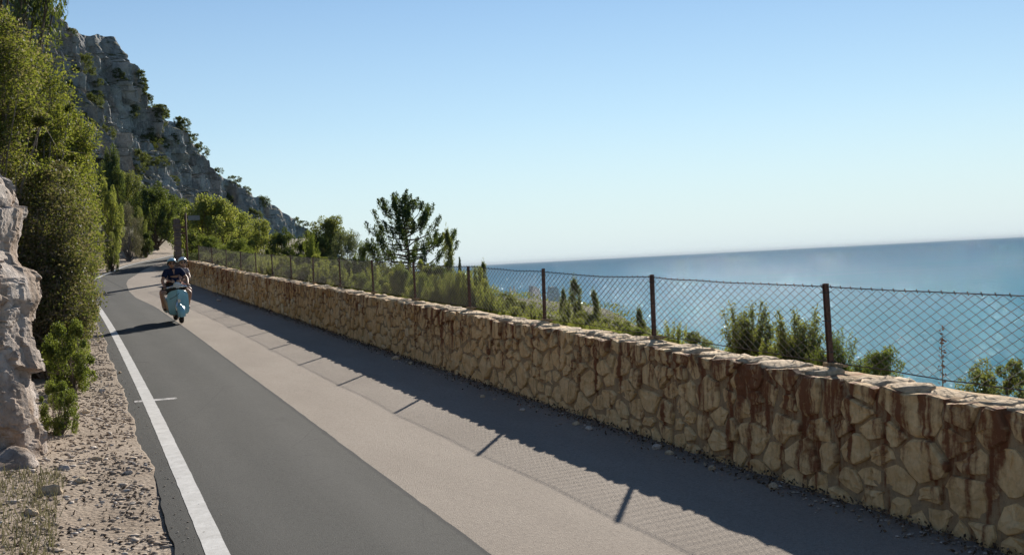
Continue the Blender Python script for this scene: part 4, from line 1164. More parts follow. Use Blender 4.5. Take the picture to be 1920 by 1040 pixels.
for k in range(90):
    t_ = rng.uniform(50, 185); q = rng.uniform(8, 74) * min(1, t_ / 120)
    x = H0[0] + t_ * hx + q * hy; y = H0[1] + t_ * hy - q * hx; z = ground_sea(x, y); w_ = rng.uniform(2.0, 3.8)
    a_ = np.array([x, y, z + w_ * .8 - CZ]); pxx = IW / 2 + FPX * (a_ @ _R2) / (a_ @ _F2); pyy = IH / 2 - FPX * (a_ @ _U2) / (a_ @ _F2)
    if pyy < np.interp(pxx, [600, 700, 880, 940, 985, 1060, 1100], [478, 486, 512, 542, 572, 582, 590]): continue
    kk_ = ['olive1', 'dark1', 'olive1', 'bright1'][k % 4]
    plant(kk_, (x, y, z - .3), w_ * 1.5, w_, rng.uniform(0, 6.28), KN[kk_] + ' bush in the scrub covering the headland around the ruined tower', 'bush', 'scrub on the headland', 'bush', stems=False)
for px in np.arange(915, 1275, 15):
    yt = np.interp(px, [915, 940, 1000, 1060, 1100, 1200, 1260], [528, 552, 578, 586, 592, 612, 640]) + rng.uniform(0, 16); kk_ = ['olive1', 'bright1', 'brush3', 'grey1', 'olive1', 'yellow2', 'brush1'][int(rng.integers(0, 7))]
    plant_px(kk_, px, yt, rng.uniform(38, 62), fenceY(px) + rng.uniform(2.2, 8), KN[kk_] + ' scrub bush between the ruined tower and the third post', 'scrub', group='scrub below the ruined tower', name='scrub_bush')

# low ground cover over the whole seaward slope
nc = 2600
t_ = rng.uniform(-30, 150, nc); q_ = np.abs(rng.normal(0, 1, nc)) * (10 + np.clip(t_, 0, 150) * .35) + .5
cx_ = H0[0] + t_ * hx + q_ * hy; cy_ = H0[1] + t_ * hy - q_ * hx; cz_ = zslope(t_, q_)
rr_ = rng.uniform(.18, .45, nc) * (1 + np.clip(t_, 0, 150) / 60)
k_ = rng.integers(0, nc, 90000); g_ = rng.normal(0, 1, (90000, 3)); g_ /= np.linalg.norm(g_, axis=1)[:, None]; g_[:, 2] = np.abs(g_[:, 2]) * .6
pl = np.stack([cx_, cy_, cz_], -1)[k_] + g_ * (rr_[k_] * rng.random(90000) ** .4)[:, None] * np.array([1.5, 1.5, 1])
lo_ = link('ground_cover', quad_mesh('ground_cover', leaf_quads(pl, .045 + .0022 * np.clip(t_[k_], 0, 150), .5), M['L_olive'])); kind(lo_, 'stuff', 'low green ground cover on the slope below the wall')

# tall open juniper
def juniper(px, ytop, wpx, Y, label):
    rs = np.random.default_rng(7)
    top = at(px, ytop, Y); x, y = top[0], top[1]; zg = ground_sea(x, y); H = top[2] - zg; W = wpx * Y / FPX / 2
    e = empty('juniper_tree', (x, y, zg)); tag(e, label, 'tree')
    trunk = MB(); zt = np.linspace(0, H * .97, 9)
    tr = np.stack([.10 * np.sin(zt * 1.1), .08 * np.cos(zt * .9) - .08, zt], -1)
    trunk.tube(tr, np.linspace(.09, .012, 9), 7)
    pts = []; dirs = []
    br = MB()
    lo = at(px, 505, Y)[2] - zg
    for k in range(54):
        f_ = k / 53.0
        zb = lo * .80 + (H * .93 - lo * .80) * f_ ** 1.1
        b = np.array([np.interp(zb, zt, tr[:, 0]), np.interp(zb, zt, tr[:, 1]), zb])
        ang = k * 2.4 + rs.normal(0, .4); L = W * np.interp(f_, [0, .25, .5, .8, 1], [1.0, 1.05, .85, .5, .2]) * rs.uniform(.55, 1.1)
        rise = rs.uniform(.12, .6)
        d_ = np.array([math.cos(ang), math.sin(ang), 0])
        q = np.array([b, b + d_ * L * .4 + [0, 0, L * rise * .12] + rs.normal(0, .05, 3), b + d_ * L * .78 + [0, 0, L * rise * .5] + rs.normal(0, .06, 3), b + d_ * L + [0, 0, L * (rise * 1.0) + .12]])
        br.tube(q, [.035, .022, .014, .006], 4, False)
        for c_, n_ in ((q[3], 150), (q[2] * .45 + q[3] * .55 + rs.normal(0, .08, 3), 120 if rs.random() < .85 else 0), (q[2] + rs.normal(0, .1, 3), 100 if rs.random() < .7 else 0), (q[1] * .5 + q[2] * .5 + rs.normal(0, .12, 3), 90 if rs.random() < .5 else 0), (q[1] + rs.normal(0, .15, 3), 80 if rs.random() < .3 else 0)):
            if not n_: continue
            # flame-shaped tuft pointing up and out
            ax = d_ * .35 + np.array([0, 0, 1.0]); ax /= np.linalg.norm(ax)
            t_ = rs.random(n_); ln = rs.uniform(.28, .5)
            pts.append(c_ + ax * (t_ * ln - ln * .25)[:, None] + rs.normal(0, 1, (n_, 3)) * (.058 * np.sqrt(np.sin(np.pi * np.clip(t_ * .9 + .08, 0, 1))))[:, None]); dirs.append(np.tile(ax, (n_, 1)))
    pts.append(np.stack([rs.normal(0, .06, 260), rs.normal(0, .06, 260), rs.uniform(H * .86, H, 260)], -1)); dirs.append(np.tile([0, 0, 1.], (260, 1)))
    trunk.build('trunk', M['bark'], e); br.build('branches', M['bark'], e)['kind'] = 'stuff'
    link('crown', quad_mesh('crown', leaf_quads(np.concatenate(pts), .078, .40, 0, np.concatenate(dirs), rs), M['L_pine']), e)
juniper(757, 372, 168, 44, 'tall open dark green juniper standing out against the sky')

# dead flower stalk against the sea
Yk = fenceY(1765) + 1.6; b = at(1762, 790, Yk); b[2] = ground_sea(b[0], b[1]); tp = at(1768, 628, Yk)
e = empty('dead_stalk', b); tag(e, 'dead reddish flower stalk standing against the sea near the right edge', 'plant')
mb = MB(); q = (tp - b)[None] * np.linspace(0, 1, 8)[:, None] + rng.normal(0, .008, (8, 3)); mb.tube(q, np.linspace(.006, .0025, 8), 5); mb.build('stem', M['L_grass'], e)
pl = q[rng.integers(3, 8, 90)] + rng.normal(0, .014, (90, 3)) + np.array([0, 0, .06]) * rng.uniform(-1, 1, (90, 1))
t = T('dry_red_leaf'); M['dryred'] = t.done(t.bsdf(t.mix(t.island(), (.28, .11, .06), (.42, .22, .12)), .9, .1))
link('dry_leaves', quad_mesh('dry_leaves', leaf_quads(pl, .03, .5), M['dryred']), e)

# dry grass behind the wall and on the left verge
def grass(name, X_, Y_, Z_, hts, mat, label, lean=.35):
    n = len(X_); a = rng.uniform(0, 6.28, n); w = .0035 + .004 * rng.random(n)
    b = np.stack([X_, Y_, Z_], -1); tipd = np.stack([rng.normal(0, lean, n), rng.normal(0, lean, n), np.ones(n)], -1)
    tip = b + tipd * hts[:, None]; sd_ = np.stack([np.cos(a), np.sin(a), 0 * a], -1) * w[:, None]
    q = np.stack([b - sd_, b + sd_, tip], 1)
    o = link(name, quad_mesh(name, q, mat, 3)); kind(o, 'stuff', label)
n = 11000
sN = -5 + 33 * rng.random(n) ** 1.3; q_ = .12 + np.abs(rng.normal(0, .7, n)); clus = n2(sN * .8, q_ * 1.3, 111) > -.05
sN, q_ = sN[clus], q_[clus]; x, y = P2(sN, -q_)
tt_, qq_ = TQ(x, y)
grass('dry_grass', x, y, zslope(tt_, np.clip(qq_, 0, None)) - .02, rng.uniform(.12, .42, len(x)), M['L_grass'], 'dry straw-coloured grass behind the top of the wall')
n = 3500
sN = 24 + 36 * rng.random(n); e__ = .5 + np.abs(rng.normal(0, .8, n)); clus = n2(sN * .5, e__ * 1.0, 113) > .0
sN, e__ = sN[clus], e__[clus]; x, y = P2(sN, d_edge(sN) + e__)
grass('verge_grass', x, y, zverge(sN, e__) - .02, rng.uniform(.12, .4, len(x)), M['L_grass'], 'dry yellow grass on the far left verge')
n = 6500
sN = -6 + 9.5 * rng.random(n); e__ = .75 + np.abs(rng.normal(0, .6, n)); x, y = P2(sN, d_edge(sN) + e__)
grass('corner_grass', x, y, zverge(sN, e__) - .02, rng.uniform(.03, .14, n), M['L_twig'], 'dead grey-brown grass at the lower left corner')

# shrubs rooted on the cliff
Pn = Pc.reshape(-1, 3)
vis_i = []
jv = np.tile(np.arange(NV), NU); iu = np.repeat(np.arange(NU), NV)
cand = rng.permutation(len(Pn))
cnt = 0
dxc = Pn[:, 0]; 
a_ = (Pn - np.array([0, 0, CZ])); pd = a_ @ _F2; pxs = IW / 2 + FPX * (a_ @ _R2) / pd; pys = IH / 2 - FPX * (a_ @ _U2) / pd
vv_ = v[jv]
msk = n2(pxs / 42, pys / 42, 121, 3)
for i in cand:
    if cnt >= 150: break
    px, py, vj = pxs[i], pys[i], vv_[i]
    if not (70 < px < 580 and 0 < py < 440) or vj < -.01: continue
    onridge = vj < .03 and (px > 395 or 275 < px < 375)
    if vj >= .03 and msk[i] < .12 + .1 * (px < 250): continue
    if vj < .03 and not onridge: continue
    sz = rng.uniform(1.6, 4.2) if not onridge else rng.uniform(2.4, 4.6)
    plant('cliff1' if i % 2 else 'cliff2', tuple(Pn[i] + np.array([0, 0, -.35 * sz])), sz * 1.25, sz * .95, rng.uniform(0, 6.28),
          ('large' if sz > 3.4 else 'small' if sz < 2.4 else 'middling') + ' dark shrub ' + ('growing along the skyline of the cliff' if onridge else 'rooted on the ' + ('upper' if py < 170 else 'middle' if py < 290 else 'lower') + ' part of the grey cliff face'), 'shrub', 'shrubs on the cliff skyline' if onridge else 'shrubs on the cliff face', 'cliff_shrub', stems=False)
    cnt += 1
for i, (px, py, sz, lb) in enumerate([(290, 222, 5.5, 'largest dark bush on the cliff shoulder'), (278, 232, 4.5, 'dark bush left of the largest one on the cliff shoulder'), (360, 268, 4.5, 'dark bush at the notch of the cliff skyline'), (155, 128, 5.0, 'dark bush in the hollow of the upper cliff'), (335, 240, 3.0, 'small bush beside the notch in the cliff skyline'), (135, 120, 5.0, 'dark bush at the left of the upper cliff hollow'), (570, 418, 3.5, 'bush at the low seaward end of the cliff')]):
    k = int(np.argmin((pxs - px) ** 2 + (pys - py) ** 2 + (vv_ < 0) * 1e6)); plant('cliff1', tuple(Pn[k] + np.array([0, 0, -.4 * sz])), sz * 1.3, sz, i * 1.1, lb, 'bush', None, 'cliff_bush', stems=False)

# ------------------------------------------------------------------ ruined tower and small ruin on the headland
def ruin(name, px, w_px, ytop, Y, prof, label, cat, wins=()):
    p = at(px, ytop, Y); zg = ground_sea(p[0], p[1]) - 1.0; W = w_px * Y / FPX; H = p[2] - zg
    e = empty(name, (p[0], p[1], zg), .35); tag(e, label, cat)
    n = 64; mb = MB()
    # hollow square shell with battered walls and a broken top edge
    per = np.linspace(0, 4, n, endpoint=False); side = per.astype(int); f_ = per - side
    cx = np.where(side == 0, f_ - .5, np.where(side == 1, .5, np.where(side == 2, .5 - f_, -.5)))
    cy = np.where(side == 0, -.5, np.where(side == 1, f_ - .5, np.where(side == 2, .5, .5 - f_)))
    topz = np.interp(cx + .18 * cy, *prof) * H + .05 * H * n1(per * 3, 131)
    rings = []
    for sc, zf in ((1.14, 0), (1.07, .3), (1.0, .6), (1.0, 1.0), (.74, 1.0), (.74, .45)):
        z = zf * topz if zf >= .6 else zf * H * .8 + 0 * topz
        jit = 1 + .012 * n1(per * 5 + zf * 9, 133)
        rings.append(np.stack([cx * W * sc * jit, cy * W * sc * jit, z], -1))
    mb.grid(np.array(rings), wrap=True); mb.build('wall', M['tower'], e, False)
    for (wx, wz, ww, wh) in wins:
        MB().box((wx * W, -.5 * W * 1.0 + .05, wz * H), (ww * W, .3, wh * H)).build('window_dark_box', M['dark'], e, False)  # solid dark boxes, with the darkness inside window openings put into their colour
    return e
ruin('ruined_tower', 1021, 70, 537, 200, ([-.7, -.3, -.25, -.17, .08, .16, .3, .42, .7], [.82, .84, .85, 1.0, .99, .87, .82, .86, .86]), 'pale ruined stone tower with a broken top on the headland', 'tower', [(-.15, .62, .06, .09), (.2, .62, .06, .09)])
ruin('stone_ruin', 960, 15, 534, 215, ([-.7, -.3, 0, .3, .7], [.8, .85, 1.0, .9, .8]), 'small pinkish stub of masonry left of the ruined tower', 'ruin')

# ------------------------------------------------------------------ pillar, pole and board at the far end of the wall
bx_, by_ = P2(44.0, .5); zb_ = float(zroad(44.0))
e = empty('stone_pillar', (bx_, by_, zb_), float(-th(44.0))); tag(e, 'narrow pillar of stacked stone blocks at the far end of the wall', 'pillar')
z_ = -.2; k = 0
while z_ < 2.55:
    h_ = rng.uniform(.14, .24); mb = MB(); w_ = .26 * rng.uniform(.85, 1.1)
    mb.box((rng.normal(0, .012), rng.normal(0, .012), z_ + h_ / 2), (w_, .36 * rng.uniform(.9, 1.05), h_ - .025)); mb.build('block', M['pillar'], e, False); z_ += h_; k += 1
MB().box((0, 0, 1.2), (.19, .26, 2.5)).build('mortar_core', M['mortar'], e, False)
bx2, by2 = P2(44.3, .08); 
e = empty('sign_post', (bx2, by2, zb_), float(-th(44.0))); tag(e, 'rusty post with a grey board beside the stone pillar', 'sign')
MB().tube(np.array([[0, 0, -.2], [0, .02, 1.6], [.01, 0, 2.9]]), .04, 8).build('pole', M['rust'], e)
MB().box((.34, -.06, 2.68), (.5, .025, .2)).build('board', M['board'], e, False)
for z_ in (2.05, 2.3): MB().box((-.24, 0, z_), (.42, .05, .07)).build('rail', M['rust'], e, False)

# ------------------------------------------------------------------ scooter
gx_ = hit_front = None
v = ray(341, 607); Y = 20.0
while v[2] * Y + CZ > zroad(SD(v[0] * Y, Y)[0]): Y += .02
front = np.array([v[0] * Y, Y, v[2] * Y + CZ + .014])
YAW = R(22.5); LEAN = R(-3.0)
fwd = np.array([math.sin(YAW), -math.cos(YAW)])
org = np.array([front[0] - fwd[0] * .60, front[1] - fwd[1] * .60])
slope_ = float(zroad(SD(*org)[0] + .5) - zroad(SD(*org)[0] - .5))
zc_ = float(zroad(SD(*org)[0])) + .014
RM = Matrix.Translation((org[0], org[1], zc_)) @ Matrix.Rotation(YAW, 4, 'Z') @ Matrix.Rotation(math.atan(slope_), 4, 'X') @ Matrix.Rotation(LEAN, 4, 'Y')
sc = empty('scooter'); sc.matrix_world = RM; tag(sc, 'pale blue vintage motor scooter ridden by two people towards the camera', 'scooter')
def wheel(yc, steer=0.0):
    mb = MB(); n, m = 28, 10; a = np.arange(n) * 2 * np.pi / n; b = np.arange(m) * 2 * np.pi / m
    P = np.zeros((n + 1, m, 3))
    for i in range(n + 1):
        ai = i * 2 * np.pi / n
        rr = .168 + .047 * np.cos(b)
        P[i] = np.stack([.052 * np.sin(b), yc + rr * math.cos(ai), .215 + rr * math.sin(ai)], -1)
    mb.grid(P, wrap=True); w = mb.build('wheel', M['rubber'], sc)
    r = MB(); ang = np.linspace(0, 2 * np.pi, 25)[:-1]
    rings = [np.stack([0 * ang + xx_, yc + rr_ * np.cos(ang), .215 + rr_ * np.sin(ang)], -1) for rr_, xx_ in ((.0, -.03), (.05, -.035), (.06, -.015), (.11, -.02), (.128, -.035), (.128, .035), (.11, .02), (.06, .015), (.05, .035), (0, .03))]
    r.grid(np.array(rings), wrap=True); r.build('rim', M['chrome'], w)
    return w
wheel(-.60); wheel(.60)
# leg shield: curved sheet with rolled edge
nu, nv = 17, 14
def shield(off):
    P = np.zeros((nv, nu, 3))
    for i in range(nv):
        f_ = i / (nv - 1)
        w_ = np.interp(f_, [0, .12, .5, .85, 1], [.215, .24, .25, .25, .225])
        for j in range(nu):
            u_ = j / (nu - 1) * 2 - 1
            zt = .82 - .075 * abs(u_) ** 3.2; zb2 = .215 + .02 * abs(u_) ** 2
            z_ = zb2 + (zt - zb2) * f_
            y_ = -.40 + .065 * u_ ** 2 + .12 * (1 - f_) ** 2 * .3 + .05 * (f_ - .5) - .02 * math.cos(u_ * 1.5)
            P[i, j] = (u_ * w_ * 1.0, y_ + off, z_)
    return P
A = shield(0); B = shield(.018)
mb = MB(); mb.grid(A[:, ::-1]); mb.grid(B)
for (p, q) in ((A[:, 0], B[:, 0]), (B[:, -1], A[:, -1]), (B[0], A[0]), (A[-1], B[-1])): mb.grid(np.stack([p, q], 0))
sh = mb.build('leg_shield', M['blue'], sc)
edge = np.concatenate([A[:, 0], A[-1, 1:-1], A[::-1, -1]]); MB().tube(edge + np.array([0, .009, 0]), .012, 6).build('edge_trim', M['blue'], sh)
# horn casing and crest down the middle of the shield
mb = MB(); P = []
for f_, w_, d_ in ((0, .035, .05), (.2, .05, .10), (.55, .045, .085), (.85, .055, .07), (1, .04, .05)):
    z_ = .40 + .44 * f_; ang = np.linspace(-np.pi / 2, np.pi / 2, 9)
    P.append(np.stack([w_ * np.sin(ang), -.40 - d_ * np.cos(ang) * .8 + .03 * f_, 0 * ang + z_], -1))
mb.grid(np.array(P)); mb.build('steering_column', M['blue'], sh)
MB().box((0, -.487, .56), (.07, .02, .08)).build('horn_grille', M['chrome'], sh, False)
MB().tube(np.array([[-.20, -.375, .62], [-.10, -.405, .66], [.0, -.475, .725], [.03, -.475, .76]]), .006, 5).build('dark_diagonal', M['blackm'], sh)  # thin dark tube running diagonally over the shield
# front mudguard
mb = MB(); P = []
for a in np.linspace(R(-12), R(168), 18):
    rr = .245; wv = np.linspace(-1, 1, 11)
    P.append(np.stack([wv * .095, -.60 + (rr - .055 * np.abs(wv) ** 2.2) * -math.cos(a), .225 + (rr - .055 * np.abs(wv) ** 2.2) * math.sin(a) * 1.0], -1))
mb.grid(np.array(P)); fd = mb.build('front_mudguard', M['blue'], sc)
MB().ell((0, -.70, .47), (.02, .09, .022), 8, 6).build('mudguard_crest', M['chrome'], fd)
MB().tube(np.array([[-.075, -.6, .215], [-.085, -.56, .42], [-.03, -.47, .60]]), .02, 8).build('fork', M['chrome'], sc)
MB().box((0, -.02, .225), (.40, .62, .035)).build('floorboard', M['blue'], sc)
mb = MB()
for xx_ in (-.13, -.05, .05, .13): mb.box((xx_, -.02, .247), (.02, .55, .012))
mb.build('floor_runners', M['blackm'], sc, False)
# rear body and cowls
mb = MB(); P = []
for y_, w_, z0, z1 in ((.17, .10, .24, .70), (.28, .17, .24, .74), (.55, .19, .27, .74), (.85, .15, .32, .68), (.98, .06, .38, .56)):
    ang = np.arange(16) * 2 * np.pi / 16; P.append(np.stack([w_ * np.sign(np.cos(ang)) * np.abs(np.cos(ang)) ** .7, y_ + 0 * ang, (z0 + z1) / 2 + (z1 - z0) / 2 * np.sign(np.sin(ang)) * np.abs(np.sin(ang)) ** .7], -1))
mb.grid(np.array(P), wrap=True); mb.build('rear_body', M['blue'], sc)
for sx in (-1, 1): MB().ell((sx * .205, .56, .42), (.115, .36, .20), 16, 10).build('side_cowl', M['blue'], sc)
st = MB(); st.ell((0, .28, .80), (.17, .22, .065), 14, 8); st.ell((0, .68, .80), (.16, .22, .06), 14, 8); st.build('seat', M['seatm'], sc)
# handlebar with headlamp
hb = MB(); hb.tube(np.array([[-.32, -.27, .90], [-.20, -.32, .905], [-.08, -.36, .92], [.08, -.36, .92], [.20, -.32, .905], [.32, -.27, .90]]), [.018, .022, .032, .032, .022, .018], 10); ho = hb.build('handlebar', M['chrome'], sc)
for sx in (-1, 1):
    MB().tube(np.array([[sx * .22, -.31, .904], [sx * .35, -.255, .90]]), .022, 10).build('grip', M['rubber'], ho)
    MB().tube(np.array([[sx * .17, -.36, .90], [sx * .33, -.33, .885]]), .006, 6).build('brake_lever', M['chrome'], ho)
hd = MB(); hd.ell((0, -.38, .955), (.085, .12, .08), 16, 10); ho2 = hd.build('headlamp', M['blue'], sc)
rot = Matrix.Rotation(R(90), 3, 'X'); MB().ell((0, -.465, .955), (.072, .072, .035), 16, 5, 0, .5, 0, rot).build('lamp_lens', M['lens'], ho2)
MB().tube(np.array([[.075 * math.cos(a), -.468, .955 + .075 * math.sin(a)] for a in np.linspace(0, 6.283, 20)]), .009, 6, False).build('lamp_rim', M['chrome'], ho2)

# ------------------------------------------------------------------ riders
def skin(name, verts, edges, radii, mat, parent, root=0, sub=2):
    me = D.meshes.new(name); me.from_pydata([tuple(p) for p in verts], edges, []); o = D.objects.new(name, me); COL.objects.link(o)
    m = o.modifiers.new('s', 'SKIN'); m.use_smooth_shade = True
    for i, r_ in enumerate(radii):
        me.skin_vertices[0].data[i].radius = (r_, r_) if not isinstance(r_, tuple) else r_
        me.skin_vertices[0].data[i].use_root = (i == root)
    s_ = o.modifiers.new('d', 'SUBSURF'); s_.levels = sub; s_.render_levels = sub
    dg = bpy.context.evaluated_depsgraph_get(); ev = o.evaluated_get(dg); nm = D.meshes.new_from_object(ev)
    D.objects.remove(o); nm.name = name; nm.materials.clear(); nm.materials.append(mat)
    nm.polygons.foreach_set('use_smooth', [True] * len(nm.polygons))
    return nm
def join(name, parts, mat):
    """several meshes or MB collections into one body mesh"""
    bm = bmesh.new()
    for p in parts:
        if isinstance(p, MB):
            ob = p.build('tmp', mat); me = ob.data; D.objects.remove(ob)
        else: me = p
        bm.from_mesh(me)
    me = D.meshes.new(name); bm.to_mesh(me); bm.free()
    me.materials.clear(); me.materials.append(mat)
    me.polygons.foreach_set('material_index', [0] * len(me.polygons)); me.polygons.foreach_set('use_smooth', [True] * len(me.polygons)); me.update()
    return me
def hand(mb, palm, axis, curl, side):
    """palm plus four unequal curled fingers and a thumb round a bar along axis"""
    palm = np.array(palm); axis = np.array(axis, float); axis /= np.linalg.norm(axis); curl = np.array(curl, float); curl /= np.linalg.norm(curl)
    dn = np.cross(axis, curl); dn /= np.linalg.norm(dn); dn = dn if dn[2] < 0 else -dn
    mb.ell(palm, (.045, .038, .026), 10, 6)
    for k, L in enumerate((.062, .072, .068, .055)):
        b = palm + axis * (k - 1.5) * .019
        mb.tube(np.array([b, b + curl * L * .6, b + curl * L * .75 + dn * L * .45, b + curl * L * .3 + dn * L * .7]), [.010, .0095, .009, .007], 6)
    b = palm - axis * side * .035
    mb.tube(np.array([b, b - axis * side * .02 + dn * .02, b - axis * side * .01 + dn * .045 + curl * .02]), [.011, .010, .008], 6)
def head(mb, c, yaw):
    rot = np.array(Matrix.Rotation(yaw, 3, 'Z'))
    th_ = np.linspace(0, np.pi, 15); ph = np.arange(20) * 2 * np.pi / 20
    P = np.stack([np.sin(th_)[:, None] * np.cos(ph), np.sin(th_)[:, None] * np.sin(ph), np.cos(th_)[:, None] + 0 * ph], -1) * np.array([.075, .095, .115])
    jaw = np.clip(-P[..., 2] / .115, 0, 1); P[..., 0] *= 1 - .28 * jaw; P[..., 1] = P[..., 1] * (1 - .15 * jaw) - .012 * jaw
    nose = np.exp(-((P[..., 0] / .014) ** 2 + ((P[..., 2] + .012) / .028) ** 2)) * (P[..., 1] < 0); P[..., 1] -= .024 * nose
    br = np.exp(-((P[..., 2] - .03) / .014) ** 2) * (P[..., 1] < -.05); P[..., 1] -= .006 * br
    lip = np.exp(-((P[..., 0] / .024) ** 2 + ((P[..., 2] + .058) / .008) ** 2)) * (P[..., 1] < 0); P[..., 1] -= .007 * lip
    mb.grid(P @ rot.T + c, wrap=True)
    for sx in (-1, 1): mb.ell(np.array(c) + rot @ np.array([sx * .076, .005, -.005]), (.012, .022, .032), 8, 6)
def helmet(c, yaw, mat, parent, lab=None):
    rot = np.array(Matrix.Rotation(yaw, 3, 'Z')) @ np.array(Matrix.Rotation(R(-10), 3, 'X'))
    c = np.array(c) + np.array([0, .012, .022])
    mb = MB(); th_ = np.linspace(0, 1, 12); ph = np.arange(28) * 2 * np.pi / 28
    low = np.where(np.sin(ph) < -.25, .42, .58)          # open face in front, down over the ears behind
    low = np.convolve(np.r_[low[-3:], low, low[:3]], np.ones(7) / 7, 'valid') * np.pi
    P = []
    for f_ in th_:
        a = low * f_; P.append(np.stack([np.sin(a) * np.cos(ph) * .118, np.sin(a) * np.sin(ph) * .138, np.cos(a) * .135], -1))
    for f_ in th_[::-1]:
        a = low * f_; P.append(np.stack([np.sin(a) * np.cos(ph) * .104, np.sin(a) * np.sin(ph) * .122, np.cos(a) * .121], -1))
    mb.grid(np.array(P) @ rot.T + c, wrap=True); h = mb.build('helmet', mat, parent)
    rim = np.stack([np.sin(low) * np.cos(ph) * .116, np.sin(low) * np.sin(ph) * .136, np.cos(low) * .132], -1) @ rot.T + c
    MB().tube(np.r_[rim, rim[:1]], .008, 6, False).build('rim_trim', M['dark'], h)
    mb = MB(); P = []
    for a in np.linspace(R(205), R(335), 12):        # short peak
        P.append([[.112 * math.cos(a), .130 * math.sin(a), .045], [.122 * math.cos(a), .185 * math.sin(a), .035]])
    mb.grid(np.array(P) @ rot.T + c); mb.build('peak', M['dark'], h)
    for sx in (-1, 1): MB().tube(np.array([rot @ np.array([sx * .10, -.02, -.05]) + c, rot @ np.array([sx * .075, -.05, -.12]) + c, rot @ np.array([0, -.075, -.15]) + c]), .005, 5).build('chin_strap', M['dark'], h)
def shades(c, yaw, parent):
    rot = np.array(Matrix.Rotation(yaw, 3, 'Z'))
    mb = MB()
    for sx in (-1, 1): mb.ell(np.array(c) + rot @ np.array([sx * .033, -.090, .012]), (.029, .012, .021), 10, 6)
    mb.tube(np.array([np.array(c) + rot @ np.array(q) for q in ((-.078, -.02, .018), (-.062, -.082, .018), (0, -.102, .02), (.062, -.082, .018), (.078, -.02, .018))]), .004, 5)
    mb.build('sunglasses', M['glass'], parent)

# front rider
hr = np.array([-.015, .06, 1.475])
bv = [(0, .22, .90), (0, .20, 1.02), (0, .13, 1.20), (0, .09, 1.31), (-.01, .075, 1.40),
      (-.17, .10, 1.29), (-.30, .02, 1.08), (-.285, -.21, .945), (.17, .10, 1.29), (.31, .02, 1.08), (.285, -.21, .945),
      (-.11, .20, .87), (-.37, -.17, .74), (-.25, -.10, .38), (-.20, -.08, .31), (-.20, -.20, .285),
      (.11, .20, .87), (.33, -.17, .73), (.24, -.10, .38), (.20, -.08, .31), (.20, -.20, .285)]
be = [(0, 1), (1, 2), (2, 3), (3, 4), (3, 5), (5, 6), (6, 7), (3, 8), (8, 9), (9, 10), (0, 11), (11, 12), (12, 13), (13, 14), (14, 15), (0, 16), (16, 17), (17, 18), (18, 19), (19, 20)]
brd = [.13, .12, .13, .10, .055, .06, .045, .032, .06, .045, .032, .085, .062, .045, .042, .035, .085, .062, .045, .042, .035]
bm_ = skin('body', bv, be, brd, M['skin'], None)
ex = MB(); head(ex, hr, R(-4)); hand(ex, (-.285, -.268, .925), (1, .35, 0), (0, -1, .1), -1); hand(ex, (.285, -.268, .925), (1, -.35, 0), (0, -1, .1), 1)
ex.tube(np.array([(-.285, -.19, .95), (-.285, -.27, .925)]), [.03, .03], 8); ex.tube(np.array([(.285, -.19, .95), (.285, -.27, .925)]), [.03, .03], 8)
me = join('person', [bm_, ex], M['skin'])
p1 = link('person', me); p1.matrix_world = RM; tag(p1, 'rider in a navy short-sleeved shirt and dark shorts steering the scooter', 'person')
sm = skin('shirt', bv[:4] + [bv[5], (-.265, .045, 1.14), bv[8], (.27, .045, 1.14), (0, .085, 1.355)], [(0, 1), (1, 2), (2, 3), (3, 4), (4, 5), (3, 6), (6, 7), (3, 8)], [.150, .150, .155, .125, .088, .075, .088, .075, .072], M['navy'], None)
so = link('shirt', sm, p1)
mb = MB(); mb.add([(-.035, -.035, 1.345), (.03, -.035, 1.345), (-.003, -.062, 1.20)], [(0, 1, 2)]); mb.build('open_collar', M['skin'], so, False)
sm = skin('shorts', [bv[0], bv[11], (-.31, -.07, .772), bv[16], (.28, -.07, .765)], [(0, 1), (1, 2), (0, 3), (3, 4)], [.155, .115, .098, .115, .098], M['shorts'], None); link('shorts', sm, p1)
helmet(hr, R(-4), M['helmet'], p1); shades(hr, R(-4), p1)
for sx, fx in ((-1, -.20), (1, .20)):
    mb = MB(); mb.ell((fx, -.16, .285), (.048, .13, .042), 12, 8); s_ = mb.build('shoe', M['shoe'], p1); MB().box((fx, -.16, .258), (.085, .25, .014)).build('sole', M['sole'], s_, False)

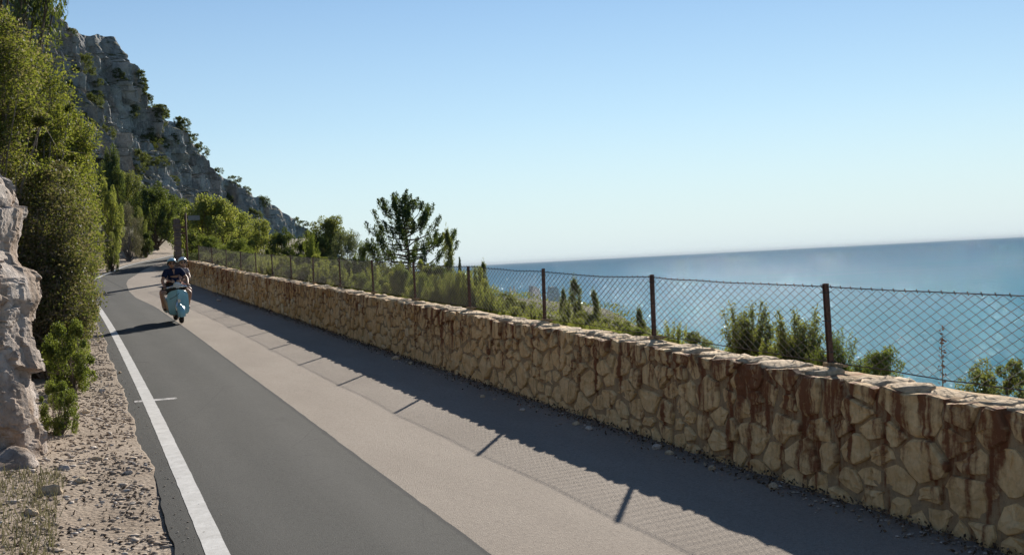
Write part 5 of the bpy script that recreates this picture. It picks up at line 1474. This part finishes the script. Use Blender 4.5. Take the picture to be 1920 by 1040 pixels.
# passenger
hp = np.array([.295, .44, 1.465])
pv = [(.05, .62, .91), (.08, .60, 1.04), (.17, .53, 1.20), (.235, .49, 1.30), (.28, .46, 1.39),
      (.09, .48, 1.285), (-.16, .30, 1.10), (-.10, .0, 1.04), (.375, .47, 1.275), (.41, .27, 1.08), (.18, .0, 1.03),
      (-.08, .58, .89), (-.33, .26, .79), (-.30, .34, .44), (-.28, .30, .36), (-.28, .20, .34),
      (.18, .58, .89), (.39, .22, .79), (.33, .34, .44), (.30, .30, .36), (.30, .20, .34)]
prd = [.125, .10, .11, .085, .048, .05, .038, .027, .05, .038, .027, .08, .058, .042, .038, .032, .08, .058, .042, .038, .032]
bm_ = skin('body', pv, be, prd, M['skin2'], None)
ex = MB(); head(ex, hp, R(6)); hand(ex, (-.06, -.03, 1.035), (0, .2, 1), (1, -.1, 0), -1); hand(ex, (.10, -.035, 1.03), (0, .2, 1), (-1, -.1, 0), 1)
me = join('person', [bm_, ex], M['skin2'])
p2 = link('person', me); p2.matrix_world = RM; tag(p2, 'passenger in a pale blouse sitting behind the rider with arms round the rider', 'person')
sm = skin('blouse', pv[:4] + [pv[5], (-.02, .40, 1.20), pv[8], (.395, .37, 1.18), (.26, .475, 1.345)], [(0, 1), (1, 2), (2, 3), (3, 4), (4, 5), (3, 6), (6, 7), (3, 8)], [.14, .125, .13, .105, .07, .056, .07, .056, .06], M['blouse'], None); link('blouse', sm, p2)
sm = skin('shorts', [pv[0], pv[11], (-.27, .35, .82), pv[16], (.32, .33, .82)], [(0, 1), (1, 2), (0, 3), (3, 4)], [.14, .105, .085, .105, .085], M['skirt'], None); link('shorts', sm, p2)
helmet(hp, R(6), M['helmet2'], p2); shades(hp, R(6), p2)
mb = MB(); mb.ell(hp + np.array([0, .07, -.10]), (.075, .05, .12), 12, 8); mb.build('hair', M['hair'], p2)
for sx, fx in ((-1, -.28), (1, .30)):
    mb = MB(); mb.ell((fx, .22, .335), (.044, .12, .036), 12, 8); mb.build('shoe', M['shoe'], p2)
    MB().tube(np.array([(fx * .6, .27, .30), (fx * 1.08, .25, .298)]), .014, 8).build('foot_peg', M['chrome'], sc)

# ------------------------------------------------------------------ sea haze
HZ = 1.1e-5
hv = D.materials.new('haze_air'); hv.use_nodes = True; hv.node_tree.nodes.clear()
_o = hv.node_tree.nodes.new('ShaderNodeOutputMaterial'); _v = hv.node_tree.nodes.new('ShaderNodeVolumePrincipled')
_v.inputs['Color'].default_value = (.60, .68, .76, 1); _v.inputs['Density'].default_value = HZ; _v.inputs['Anisotropy'].default_value = 0.0
hv.node_tree.links.new(_v.outputs[0], _o.inputs['Volume'])
kind(MB().box((0, 60000, 74), (250000, 130000, 150)).build('haze', hv, None, False), 'stuff', 'thin pale sea haze')
